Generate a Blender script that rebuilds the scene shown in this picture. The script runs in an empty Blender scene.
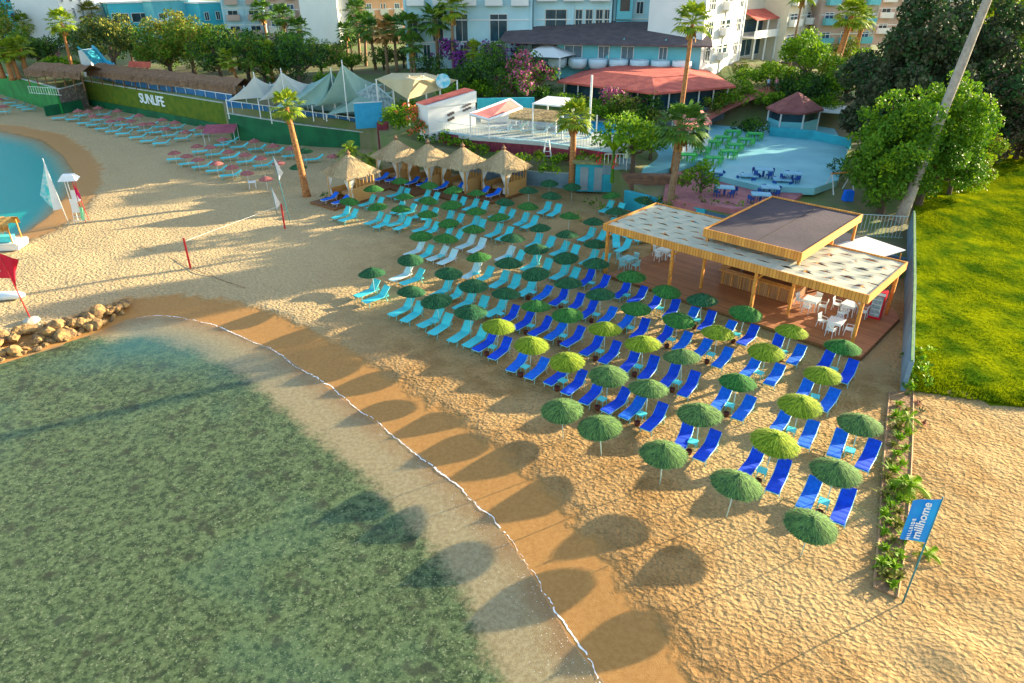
import bpy, bmesh, math, random
import numpy as np
from mathutils import Vector, Matrix, Euler
rnd = random.Random(7)
SC = bpy.context.scene
COL = SC.collection
# ------------------------------------------------------------------ camera, sky, sun, exposure
F = 690.0; CH = 21.5; PITCH = math.atan(371/690)
cd = bpy.data.cameras.new('camera'); cam = bpy.data.objects.new('camera', cd); COL.objects.link(cam)
cam.location = (0, 0, CH); cam.rotation_euler = (math.pi/2-PITCH, 0, 0)
cd.sensor_width = 36; cd.lens = 36*F/1024; cd.clip_end = 5000; cd.clip_start = 0.5
SC.camera = cam
SUN_AZ = math.radians(26.0); SUN_EL = math.radians(12.5)
w = bpy.data.worlds.new('World'); SC.world = w; w.use_nodes = True
nt = w.node_tree; bg = nt.nodes['Background']; sky = nt.nodes.new('ShaderNodeTexSky')
sky.sky_type = 'NISHITA'; sky.sun_disc = False; sky.sun_elevation = SUN_EL
sky.sun_rotation = math.pi/2-SUN_AZ; sky.altitude = 0; sky.air_density = 1.0; sky.dust_density = 1.0; sky.ozone_density = 1.0
nt.links.new(sky.outputs[0], bg.inputs[0]); bg.inputs[1].default_value = 0.13
sd = bpy.data.lights.new('sun', 'SUN'); sd.energy = 5.0; sd.angle = math.radians(0.5); sd.color = (1.0, 0.82, 0.54)
so = bpy.data.objects.new('sun', sd); COL.objects.link(so)
sv = Vector((math.cos(SUN_AZ)*math.cos(SUN_EL), math.sin(SUN_AZ)*math.cos(SUN_EL), math.sin(SUN_EL)))
so.rotation_euler = sv.to_track_quat('Z', 'Y').to_euler(); so.location = (60, 30, 60)
vs = SC.view_settings; vs.view_transform = 'Standard'; vs.look = 'None'; vs.gamma = 1.0; vs.use_curve_mapping = False
vs.exposure = 2.0

# ------------------------------------------------------------------ coordinates
def W(px, py, z=0.0):
    u = (px-512)/F; v = (341.5-py)/F
    dy = math.cos(PITCH)+v*math.sin(PITCH); dz = -math.sin(PITCH)+v*math.cos(PITCH)
    t = (z-CH)/dz
    return Vector((u*t, dy*t, z))
TH = math.radians(-43.0); CA = math.cos(TH); SA = math.sin(TH)
def AB(a, b, z=0.0): return Vector((a*CA-b*SA, a*SA+b*CA, z))   # beach grid: a along the shore, b inland
def toAB(v): return v.x*CA+v.y*SA, -v.x*SA+v.y*CA

# ------------------------------------------------------------------ materials
MC = {}
def M(name, c1, c2=None, scale=4.0, rough=0.7, bump=0.0, bscale=None, metal=0.0, spec=0.3, detail=3.0, trans=0.0):
    if name in MC: return MC[name]
    m = bpy.data.materials.new(name); m.use_nodes = True; n = m.node_tree; p = n.nodes['Principled BSDF']
    p.inputs['Roughness'].default_value = rough; p.inputs['Metallic'].default_value = metal
    p.inputs['Specular IOR Level'].default_value = spec
    if c2 is None: c2 = tuple(x*0.82 for x in c1)
    tc = n.nodes.new('ShaderNodeTexCoord'); nz = n.nodes.new('ShaderNodeTexNoise'); nz.inputs['Scale'].default_value = scale; nz.inputs['Detail'].default_value = detail
    n.links.new(tc.outputs['Object'], nz.inputs['Vector'])
    cr = n.nodes.new('ShaderNodeValToRGB'); cr.color_ramp.elements[0].position = 0.35; cr.color_ramp.elements[1].position = 0.65
    cr.color_ramp.elements[0].color = (*c2, 1); cr.color_ramp.elements[1].color = (*c1, 1)
    n.links.new(nz.outputs[0], cr.inputs[0]); n.links.new(cr.outputs[0], p.inputs['Base Color'])
    if trans > 0:
        tr = n.nodes.new('ShaderNodeBsdfTranslucent'); mx = n.nodes.new('ShaderNodeMixShader'); mx.inputs[0].default_value = trans
        n.links.new(cr.outputs[0], tr.inputs[0]); n.links.new(p.outputs[0], mx.inputs[1]); n.links.new(tr.outputs[0], mx.inputs[2])
        n.links.new(mx.outputs[0], n.nodes['Material Output'].inputs[0])
    if bump > 0:
        b = n.nodes.new('ShaderNodeBump'); b.inputs['Distance'].default_value = bump; nb = n.nodes.new('ShaderNodeTexNoise')
        nb.inputs['Scale'].default_value = bscale or scale*3; nb.inputs['Detail'].default_value = 4
        n.links.new(tc.outputs['Object'], nb.inputs['Vector']); n.links.new(nb.outputs[0], b.inputs['Height']); n.links.new(b.outputs[0], p.inputs['Normal'])
    MC[name] = m; return m

def planks(name, c1, c2, ang=0.0, per=0.16, rough=0.65):
    """wood boards: stripes across one direction of world space with grain"""
    if name in MC: return MC[name]
    m = bpy.data.materials.new(name); m.use_nodes = True; n = m.node_tree; p = n.nodes['Principled BSDF']; p.inputs['Roughness'].default_value = rough
    tc = n.nodes.new('ShaderNodeTexCoord'); mp = n.nodes.new('ShaderNodeMapping'); mp.inputs['Rotation'].default_value = (0, 0, ang)
    n.links.new(tc.outputs['Object'], mp.inputs['Vector'])
    sx = n.nodes.new('ShaderNodeSeparateXYZ'); n.links.new(mp.outputs[0], sx.inputs[0])
    d = n.nodes.new('ShaderNodeMath'); d.operation = 'DIVIDE'; d.inputs[1].default_value = per; n.links.new(sx.outputs[1], d.inputs[0])
    fl = n.nodes.new('ShaderNodeMath'); fl.operation = 'FLOOR'; n.links.new(d.outputs[0], fl.inputs[0])
    wn = n.nodes.new('ShaderNodeTexWhiteNoise'); wn.noise_dimensions = '1D'; n.links.new(fl.outputs[0], wn.inputs['W'])
    nz = n.nodes.new('ShaderNodeTexNoise'); nz.inputs['Scale'].default_value = 1.3; nz.inputs['Detail'].default_value = 5; n.links.new(mp.outputs[0], nz.inputs['Vector'])
    ad = n.nodes.new('ShaderNodeMath'); ad.operation = 'ADD'; n.links.new(wn.outputs[0], ad.inputs[0]); n.links.new(nz.outputs[0], ad.inputs[1])
    ml = n.nodes.new('ShaderNodeMath'); ml.operation = 'MULTIPLY'; ml.inputs[1].default_value = 0.5; n.links.new(ad.outputs[0], ml.inputs[0])
    cr = n.nodes.new('ShaderNodeValToRGB'); cr.color_ramp.elements[0].position = 0.25; cr.color_ramp.elements[1].position = 0.75
    cr.color_ramp.elements[0].color = (*c2, 1); cr.color_ramp.elements[1].color = (*c1, 1); n.links.new(ml.outputs[0], cr.inputs[0])
    fr = n.nodes.new('ShaderNodeMath'); fr.operation = 'FRACT'; n.links.new(d.outputs[0], fr.inputs[0])
    lt = n.nodes.new('ShaderNodeMath'); lt.operation = 'LESS_THAN'; lt.inputs[1].default_value = 0.12; n.links.new(fr.outputs[0], lt.inputs[0])
    mx = n.nodes.new('ShaderNodeMix'); mx.data_type = 'RGBA'; n.links.new(lt.outputs[0], mx.inputs[0]); n.links.new(cr.outputs[0], mx.inputs[6]); mx.inputs[7].default_value = (*[x*0.35 for x in c2], 1)
    n.links.new(mx.outputs[2], p.inputs['Base Color'])
    MC[name] = m; return m

white = M('white_paint', (.78, .78, .74), (.68, .70, .68), 0.7, .6)
steel = M('white_metal', (.75, .78, .78), None, 3, .35, spec=.5)
turq = M('turquoise_plastic', (.09, .66, .68), (.07, .58, .62), 5, .45)
turqsl = M('turquoise_sling', (.08, .66, .68), (.05, .55, .60), 14, .6)
whitesl = M('white_sheet', (.50, .76, .76), (.42, .68, .68), 9, .8)
blue = M('blue_cushion', (.004, .075, .74), (.003, .055, .58), 6, .85, bump=.01)
blue2 = M('blue_cushion_faded', (.004, .16, .80), (.004, .11, .62), 6, .85, bump=.01)
wood = M('pine_wood', (.70, .29, .05), (.48, .18, .025), 5, .6)
wooddk = M('dark_wood', (.25, .11, .035), (.15, .06, .02), 5, .65)
bark = M('palm_bark', (.30, .19, .10), (.17, .10, .055), 6, .9, bump=.05)
barkr = M('palm_bark_red', (.55, .24, .08), (.28, .11, .04), 6, .9, bump=.05)
barkg = M('tree_bark', (.13, .09, .06), (.07, .05, .03), 6, .9)
leafd = M('leaf_dark', (.045, .11, .03), (.02, .055, .018), .5, .6, spec=.12, trans=.15)
leafm = M('leaf_mid', (.11, .24, .015), (.05, .14, .012), .5, .6, spec=.12, trans=.2)
leafl = M('leaf_light', (.27, .42, .01), (.12, .26, .01), .6, .6, spec=.12, trans=.25)
leafy = M('leaf_olive', (.27, .25, .03), (.11, .14, .025), .6, .6, spec=.12, trans=.2)
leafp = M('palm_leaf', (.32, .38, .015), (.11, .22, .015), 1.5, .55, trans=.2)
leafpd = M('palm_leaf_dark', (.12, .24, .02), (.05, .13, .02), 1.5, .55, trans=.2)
deadl = M('dead_frond', (.45, .24, .06), (.25, .13, .04), 3, .9)
magenta = M('bougainvillea_purple', (.30, .04, .34), (.16, .02, .2), 2, .7)
pinkf = M('bougainvillea_pink', (.55, .10, .25), (.25, .06, .12), 2, .7)
orangef = M('orange_flowers', (.75, .16, .05), (.5, .10, .04), 2, .7)
glass = M('dark_glass', (.02, .06, .08), (.012, .03, .045), .8, .12, spec=.6)
straw = M('pale_straw', (.58, .44, .24), (.34, .24, .12), 9, .95, bump=.04, bscale=25)
strawbr = M('brown_straw', (.30, .17, .09), (.15, .085, .05), 5, .95, bump=.05, bscale=15)

# ------------------------------------------------------------------ mesh helpers
class MB:
    def __init__(s): s.v = []; s.f = []
    def add(s, vs, fs):
        o = len(s.v); s.v += [tuple(v) for v in vs]; s.f += [tuple(i+o for i in f) for f in fs]; return s
    def box(s, c, d, rz=0.0, taper=1.0, m=None):
        hx, hy, hz = d[0]/2, d[1]/2, d[2]/2; cr, sr = math.cos(rz), math.sin(rz); vs = []
        for z, t in ((-hz, 1), (hz, taper)):
            for x, y in ((-hx, -hy), (hx, -hy), (hx, hy), (-hx, hy)):
                x *= t; y *= t
                vs.append(Vector((c[0]+x*cr-y*sr, c[1]+x*sr+y*cr, c[2]+z)))
        if m: vs = [m @ v for v in vs]
        return s.add(vs, [(0, 3, 2, 1), (4, 5, 6, 7), (0, 1, 5, 4), (1, 2, 6, 5), (2, 3, 7, 6), (3, 0, 4, 7)])
    def tube(s, pts, r, n=6, cap=True):
        pts = [Vector(p) for p in pts]
        if not hasattr(r, '__len__'): r = [r]*len(pts)
        vs = []; fs = []
        for i, p in enumerate(pts):
            d = (pts[min(i+1, len(pts)-1)]-pts[max(i-1, 0)]).normalized()
            u = d.cross(Vector((0, 0, 1)) if abs(d.z) < .9 else Vector((1, 0, 0))).normalized(); q = d.cross(u)
            for k in range(n):
                a = 2*math.pi*k/n; vs.append(p+(u*math.cos(a)+q*math.sin(a))*r[i])
        for i in range(len(pts)-1):
            for k in range(n):
                fs.append((i*n+k, i*n+(k+1) % n, (i+1)*n+(k+1) % n, (i+1)*n+k))
        if cap: fs.append(tuple(range(n))[::-1]); fs.append(tuple((len(pts)-1)*n+k for k in range(n)))
        return s.add(vs, fs)
    def quad(s, a, b, c, d): return s.add([a, b, c, d], [(0, 1, 2, 3)])
    def prism(s, poly, z0, z1):
        n = len(poly); vs = [(p[0], p[1], z0) for p in poly]+[(p[0], p[1], z1) for p in poly]
        return s.add(vs, [tuple(range(n))[::-1], tuple(range(n, 2*n))]+[(i, (i+1) % n, n+(i+1) % n, n+i) for i in range(n)])
    def slab(s, top, t):            # a sheet of ordered corner points made t thick
        n = len(top); vs = [Vector(p) for p in top]+[Vector(p)-Vector((0, 0, t)) for p in top]
        return s.add(vs, [tuple(range(n)), tuple(range(n, 2*n))[::-1]]+[(i, n+i, n+(i+1) % n, (i+1) % n) for i in range(n)])
    def lathe(s, prof, n=12, c=(0, 0, 0), jit=0, R=None, phase=0):
        vs = []; fs = []
        for (r, z) in prof:
            for k in range(n):
                a = 2*math.pi*k/n+phase; rr = r*(1+(R.uniform(-jit, jit) if R else 0)); vs.append((c[0]+rr*math.cos(a), c[1]+rr*math.sin(a), c[2]+z))
        for i in range(len(prof)-1):
            for k in range(n): fs.append((i*n+k, i*n+(k+1) % n, (i+1)*n+(k+1) % n, (i+1)*n+k))
        return s.add(vs, fs)
    def build(s, name, mat, parent=None, smooth=False):
        me = bpy.data.meshes.new(name); me.from_pydata(s.v, [], s.f); me.update()
        me.materials.append(mat)
        if smooth: me.polygons.foreach_set('use_smooth', [True]*len(me.polygons))
        o = bpy.data.objects.new(name, me); COL.objects.link(o)
        if parent: o.parent = parent
        return o
def tag(o, label=None, cat=None, group=None, kind=None):
    if label: o['label'] = label
    if cat: o['category'] = cat
    if group: o['group'] = group
    if kind: o['kind'] = kind
    return o
def empty(name, loc, rz=0.0, label=None, cat=None, group=None):
    o = bpy.data.objects.new(name, None); COL.objects.link(o); o.location = loc; o.rotation_euler = (0, 0, rz); o.empty_display_size = .3
    return tag(o, label, cat, group)
def kids(o): return [c for c in ALLKIDS.get(o.name, [])]
ALLKIDS = {}
def index_kids(root):
    for o in bpy.data.objects:
        if o.parent: pass
    def rec(o):
        ch = [c for c in bpy.data.objects if c.parent == o]; ALLKIDS[o.name] = ch
        for c in ch: rec(c)
    rec(root)
def dup(root, loc, rz, label, scale=None):
    r = root.copy(); COL.objects.link(r); r.location = loc; r.rotation_euler = (0, 0, rz); r['label'] = label
    if scale: r.scale = (scale,)*3
    for ch in ALLKIDS[root.name]:
        c = ch.copy(); COL.objects.link(c); c.parent = r
        for g in ALLKIDS.get(ch.name, []):
            d = g.copy(); COL.objects.link(d); d.parent = c
    return r
class Proto:
    """first call uses the source object itself, later calls copy it"""
    def __init__(s, root): s.r = root; s.used = False; index_kids(root)
    def put(s, loc, rz, label, scale=None):
        if not s.used:
            s.used = True; s.r.location = loc; s.r.rotation_euler = (0, 0, rz); s.r['label'] = label
            if scale: s.r.scale = (scale,)*3
            s.base = s.r; return s.r
        return dup(s.r, loc, rz, label, scale if scale else 1.0)
ORD = ['zeroth', 'first', 'second', 'third', 'fourth', 'fifth', 'sixth', 'seventh', 'eighth', 'ninth', 'tenth', 'eleventh', 'twelfth', 'thirteenth', 'fourteenth', 'fifteenth', 'sixteenth', 'seventeenth', 'eighteenth', 'nineteenth', 'twentieth']

# ------------------------------------------------------------------ shoreline and beach
ZW = -0.3
def PW(l): return [(W(x, y, ZW).x, W(x, y, ZW).y) for x, y in l]
shore_px = [(-400, 440), (-150, 398), (0, 364), (60, 345), (100, 331), (128, 319), (160, 316), (200, 322), (240, 335), (280, 353), (310, 374), (350, 404), (400, 440), (440, 470), (490, 515), (530, 570), (570, 640), (605, 683), (640, 760), (670, 850)]
SH = PW(shore_px)
lag_px = [(-400, 118), (-120, 122), (0, 131), (40, 140), (62, 155), (73, 172), (68, 192), (50, 215), (28, 231), (0, 241), (-100, 262), (-400, 300)]
LG = PW(lag_px)
def inpoly(X, Y, poly):
    r = np.zeros(X.shape, bool); n = len(poly)
    for i in range(n):
        x0, y0 = poly[i]; x1, y1 = poly[(i+1) % n]
        c = ((y0 > Y) != (y1 > Y))
        xi = (x1-x0)*(Y-y0)/((y1-y0) if y1 != y0 else 1e-9)+x0
        r ^= c & (X < xi)
    return r
def dist(X, Y, line):
    d = np.full(X.shape, 1e9)
    for i in range(len(line)-1):
        x0, y0 = line[i]; x1, y1 = line[i+1]; dx, dy = x1-x0, y1-y0
        t = np.clip(((X-x0)*dx+(Y-y0)*dy)/(dx*dx+dy*dy+1e-12), 0, 1)
        d = np.minimum(d, np.hypot(X-x0-t*dx, Y-y0-t*dy))
    return d
def axis(a, b, st, far, g=1.25):
    l = list(np.arange(a, b+1e-6, st)); s = st
    while l[-1] < far: s *= g; l.append(l[-1]+s)
    s = st
    while l[0] > -far: s *= g; l.insert(0, l[0]-s)
    return np.array(l)
xs = axis(-62, 40, .45, 2500); ys = axis(8, 112, .45, 2500)
X, Y = np.meshgrid(xs, ys)
mainpoly = SH+[(30, -80), (-900, -80), (-900, SH[0][1])]
lagpoly = LG+[(-2000, LG[-1][1]), (-2000, LG[0][1])]
in1 = inpoly(X, Y, mainpoly); in2 = inpoly(X, Y, lagpoly)
d1 = dist(X, Y, SH); d2 = dist(X, Y, LG)
s = np.minimum(np.where(in1, -d1, d1), np.where(in2, -d2, d2))
lag = np.where(in2, np.clip(d2/2.5, 0, 1), 0.0)
near = np.exp(-(np.maximum(np.hypot(X, Y-60)-70, 0)/30)**2)
def wob(X, Y):
    return (np.sin(X*.55+Y*.31)*np.sin(Y*.47-X*.22)*.05+np.sin(X*1.3+1.1*np.sin(Y*.9))*np.sin(Y*1.2+X*.4)*.025)
Z = np.where(s > 0, ZW+np.minimum(.3, s*.075), ZW-.12*np.clip(-s/3, 0, 1)+np.maximum(-.6, s*.012)-lag*.6)+wob(X, Y)*near*np.clip(s/6, 0, 1)
m0 = W(955, 655); Z += .28*np.exp(-(((X-m0.x)/1.3)**2+((Y-m0.y)/1.0)**2))+.12*np.exp(-(((X-m0.x+4)/1.0)**2+((Y-m0.y+1.5)/.7)**2))
ny, nx = X.shape
vv = np.stack([X.ravel(), Y.ravel(), Z.ravel()], 1)
idx = np.arange(nx*ny).reshape(ny, nx)
ff = np.stack([idx[:-1, :-1].ravel(), idx[:-1, 1:].ravel(), idx[1:, 1:].ravel(), idx[1:, :-1].ravel()], 1)
me = bpy.data.meshes.new('beach'); me.from_pydata(vv.tolist(), [], ff.tolist()); me.update()
me.polygons.foreach_set('use_smooth', [True]*len(me.polygons))
a1 = me.attributes.new('shore', 'FLOAT', 'POINT'); a1.data.foreach_set('value', s.ravel().astype(np.float32))
dS = dist(X, Y, SH[5:]); dS = np.where(in1, -dS, dS); a3 = me.attributes.new('strip', 'FLOAT', 'POINT'); a3.data.foreach_set('value', dS.ravel().astype(np.float32))
a2 = me.attributes.new('lagoon', 'FLOAT', 'POINT'); a2.data.foreach_set('value', lag.ravel().astype(np.float32))

def beach_mat():
    m = bpy.data.materials.new('beach_sand_and_seabed'); m.use_nodes = True; n = m.node_tree; N = n.nodes; L = n.links
    p = N['Principled BSDF']; p.inputs['Roughness'].default_value = .9; p.inputs['Specular IOR Level'].default_value = .06
    geo = N.new('ShaderNodeNewGeometry')
    def noise(sc, det=4, dis=0.0, rough=.5):
        z = N.new('ShaderNodeTexNoise'); z.inputs['Scale'].default_value = sc; z.inputs['Detail'].default_value = det; z.inputs['Distortion'].default_value = dis; z.inputs['Roughness'].default_value = rough
        L.new(geo.outputs['Position'], z.inputs['Vector']); return z.outputs[0]
    def math_(op, a, b=None, c=None, clamp=False):
        q = N.new('ShaderNodeMath'); q.operation = op; q.use_clamp = clamp
        for i, x in enumerate((a, b, c)):
            if x is None: continue
            if isinstance(x, (int, float)): q.inputs[i].default_value = x
            else: L.new(x, q.inputs[i])
        return q.outputs[0]
    def ramp(x, a, b):
        q = N.new('ShaderNodeMapRange'); q.interpolation_type = 'SMOOTHSTEP'; L.new(x, q.inputs[0]); q.inputs[1].default_value = a; q.inputs[2].default_value = b; return q.outputs[0]
    def mix(f, a, b):
        q = N.new('ShaderNodeMix'); q.data_type = 'RGBA'
        if isinstance(f, (int, float)): q.inputs[0].default_value = f
        else: L.new(f, q.inputs[0])
        for i, x in ((6, a), (7, b)):
            if isinstance(x, tuple): q.inputs[i].default_value = (*x, 1)
            else: L.new(x, q.inputs[i])
        return q.outputs[2]
    at = N.new('ShaderNodeAttribute'); at.attribute_name = 'shore'; sh = at.outputs['Fac']
    as_ = N.new('ShaderNodeAttribute'); as_.attribute_name = 'strip'
    al = N.new('ShaderNodeAttribute'); al.attribute_name = 'lagoon'; lg = al.outputs['Fac']
    n_big = noise(.12, 3); n_med = noise(.9, 4); n_f = noise(5, 4, rough=.65); n_ff = noise(26, 3, rough=.7)
    dry = mix(ramp(n_med, .35, .65), (.34, .205, .078), (.44, .285, .12))
    dry = mix(ramp(n_big, .4, .62), dry, (.47, .325, .15))
    dry = mix(ramp(math_('ADD', sh, math_('MULTIPLY', n_big, 8)), 14, 4), dry, mix(ramp(n_med, .35, .65), (.27, .145, .05), (.37, .21, .08)))
    dry = mix(math_('MULTIPLY', ramp(n_ff, .52, .75), .35), dry, (.27, .17, .08))
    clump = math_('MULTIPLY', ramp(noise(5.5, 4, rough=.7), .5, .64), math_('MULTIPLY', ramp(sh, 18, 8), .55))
    dry = mix(clump, dry, (.20, .11, .045))  # dark flecks put the shade of footprint pits into the sand colour
    spx = N.new('ShaderNodeSeparateXYZ'); L.new(geo.outputs['Position'], spx.inputs[0])
    dry = mix(math_('MULTIPLY', ramp(math_('ADD', spx.outputs[0], math_('MULTIPLY', n_big, 12)), 2, -14), .75), dry, mix(ramp(n_f, .35, .65), (.46, .345, .18), (.60, .47, .27)))
    # damp band near the sea
    edge = math_('ADD', sh, math_('MULTIPLY', math_('SUBTRACT', n_med, .5), 2.2))
    wetf = ramp(edge, 3.7, 2.7)
    wet = mix(ramp(n_f, .3, .7), (.38, .185, .055), (.45, .235, .075))
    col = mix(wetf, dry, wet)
    # seabed
    sandbed = mix(ramp(n_f, .35, .65), (.42, .30, .17), (.54, .41, .25))
    sp = ramp(n_ff, .58, .68); sandbed = mix(math_('MULTIPLY', sp, .5), sandbed, (.8, .74, .6)); sandbed = mix(math_('MULTIPLY', ramp(sh, -1.6, 0.0), .75), sandbed, mix(ramp(n_med, .35, .65), (.40, .20, .09), (.46, .28, .14)))
    weed = mix(ramp(noise(3.2, 6, rough=.75), .38, .62), (.045, .07, .035), (.18, .235, .11))
    weed = mix(math_('MULTIPLY', ramp(noise(9, 4, rough=.8), .55, .66), .75), weed, (.50, .52, .32))
    weed = mix(math_('MULTIPLY', ramp(noise(1.1, 3), .56, .7), .75), weed, (.065, .065, .045))
    weed = mix(math_('MULTIPLY', ramp(noise(.16, 2), .5, .62), .12), weed, (.08, .24, .19))
    e2 = math_('ADD', as_.outputs['Fac'], math_('ADD', math_('MULTIPLY', math_('SUBTRACT', n_med, .5), 1.6), math_('MULTIPLY', math_('SUBTRACT', n_f, .5), 1.2)))
    bed = mix(ramp(e2, -2.3, -3.5), sandbed, weed)
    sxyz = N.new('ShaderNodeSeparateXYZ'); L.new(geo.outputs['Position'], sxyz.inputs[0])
    sky_refl = ramp(math_('ADD', sxyz.outputs[1], math_('MULTIPLY', n_big, 9)), 38, 47)
    bed = mix(math_('MULTIPLY', sky_refl, math_('MULTIPLY', ramp(sh, -.6, -3.5), .6)), bed, (.05, .20, .24))  # teal on the far bed paints in the sky's reflection
    bed = mix(lg, bed, (.0, .42, .42))
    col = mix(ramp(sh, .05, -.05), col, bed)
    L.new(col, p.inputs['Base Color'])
    # footprints
    vo = N.new('ShaderNodeTexVoronoi'); vo.inputs['Scale'].default_value = 4.3; vo.feature = 'SMOOTH_F1'; vo.inputs['Smoothness'].default_value = .15
    dsx = N.new('ShaderNodeVectorMath'); dsx.operation = 'ADD'
    nv = N.new('ShaderNodeTexNoise'); nv.inputs['Scale'].default_value = 1.8; L.new(geo.outputs['Position'], nv.inputs['Vector'])
    sc = N.new('ShaderNodeVectorMath'); sc.operation = 'SCALE'; sc.inputs['Scale'].default_value = .4; L.new(nv.outputs['Color'], sc.inputs[0])
    L.new(geo.outputs['Position'], dsx.inputs[0]); L.new(sc.outputs[0], dsx.inputs[1])
    mp = N.new('ShaderNodeMapping'); mp.inputs['Rotation'].default_value = (0, 0, .5); mp.inputs['Scale'].default_value = (1, 1.3, 1); L.new(dsx.outputs[0], mp.inputs[0]); L.new(mp.outputs[0], vo.inputs['Vector'])
    foot = math_('MULTIPLY', math_('ADD', math_('MULTIPLY', vo.outputs['Distance'], .75), math_('ADD', math_('MULTIPLY', noise(2.4, 5, rough=.6), 1.0), math_('MULTIPLY', noise(8, 4, rough=.7), .55))), math_('MULTIPLY', ramp(edge, 2.6, 4.0), ramp(noise(.45, 3), .05, .42)))
    tot = math_('ADD', foot, math_('MULTIPLY', n_ff, .10))
    b = N.new('ShaderNodeBump'); b.inputs['Strength'].default_value = 1.0; b.inputs['Distance'].default_value = .17
    L.new(tot, b.inputs['Height']); L.new(b.outputs[0], p.inputs['Normal'])
    rr = mix(wetf, (.9, .9, .9), (.5, .5, .5)); L.new(rr, p.inputs['Roughness'])
    return m
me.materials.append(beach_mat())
beach = bpy.data.objects.new('beach', me); COL.objects.link(beach); tag(beach, kind='structure')

# sea surface
mb = MB(); mb.quad((-1800, -90, ZW), (28, -90, ZW), (28, 700, ZW), (-1800, 700, ZW))
def sea_mat():
    m = bpy.data.materials.new('clear_sea'); m.use_nodes = True; n = m.node_tree; N = n.nodes; L = n.links
    N.remove(N['Principled BSDF'])
    geo = N.new('ShaderNodeNewGeometry'); nz = N.new('ShaderNodeTexNoise'); nz.inputs['Scale'].default_value = 3.4; nz.inputs['Detail'].default_value = 6; nz.inputs['Distortion'].default_value = .6; L.new(geo.outputs['Position'], nz.inputs['Vector'])
    b = N.new('ShaderNodeBump'); b.inputs['Distance'].default_value = .09; b.inputs['Strength'].default_value = 1.0; L.new(nz.outputs[0], b.inputs['Height'])
    tr = N.new('ShaderNodeBsdfTransparent'); tr.inputs[0].default_value = (.93, .96, .90, 1)
    gl = N.new('ShaderNodeBsdfGlossy'); gl.inputs['Roughness'].default_value = .06; L.new(b.outputs[0], gl.inputs['Normal'])
    fr = N.new('ShaderNodeFresnel'); fr.inputs[0].default_value = 1.33; L.new(b.outputs[0], fr.inputs['Normal'])
    mx = N.new('ShaderNodeMixShader'); fm = N.new('ShaderNodeMath'); fm.operation = 'MULTIPLY'; fm.inputs[1].default_value = .4; L.new(fr.outputs[0], fm.inputs[0]); L.new(fm.outputs[0], mx.inputs[0]); L.new(tr.outputs[0], mx.inputs[1]); L.new(gl.outputs[0], mx.inputs[2])
    L.new(mx.outputs[0], N['Material Output'].inputs[0]); return m
tag(mb.build('sea', sea_mat()), kind='structure')
# foam line
mb = MB(); R = random.Random(3); pts = []
LL = SH[5:]
for i in range(len(LL)-1):
    a, b_ = Vector(LL[i]), Vector(LL[i+1]); k = max(1, int((b_-a).length/.12))
    for j in range(k): pts.append(a.lerp(b_, j/k))
sm = []
for i in range(len(pts)):
    q = pts[max(0, i-9):i+10]; sm.append(sum(q, Vector((0, 0)))/len(q))
off = 0; V = []
for i, q in enumerate(sm):
    t = (sm[min(i+1, len(sm)-1)]-sm[max(i-1, 0)]).normalized(); nn = Vector((-t.y, t.x))
    off = off*.85+R.uniform(-.05, .05); wd = .008+.028*abs(math.sin(i*.07)*math.sin(i*.031))+R.uniform(-.008, .02)
    off2 = off+.12*math.sin(i*.045)+.07*math.sin(i*.13)
    V.append(Vector((*(q+nn*(off2+wd)), ZW+.018))); V.append(Vector((*(q+nn*(off2-wd)), ZW+.018)))
mb.add(V, [(2*i, 2*i+1, 2*i+3, 2*i+2) for i in range(len(sm)-1) if R.random() > .12])
# broken froth flecks behind the line
for i in range(0, len(sm), 1):
    for _ in range(3):
        q = sm[i]; t = (sm[min(i+1, len(sm)-1)]-sm[max(i-1, 0)]).normalized(); nn = Vector((-t.y, t.x)); d_ = -abs(R.gauss(0, .9))-.03
        c = q+nn*d_; r_ = R.uniform(.006, .02)
        mb.add([(c.x+r_*math.cos(k*1.57+i), c.y+r_*R.uniform(.5, 1.5)*math.sin(k*1.57+i), ZW+.016) for k in range(4)], [(0, 1, 2, 3)])
tag(mb.build('sea_foam', M('foam', (.85, .84, .8), (.7, .7, .68), 5, .8)), kind='stuff', label='thin white foam line where the clear water meets the sand', cat='foam')

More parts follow.
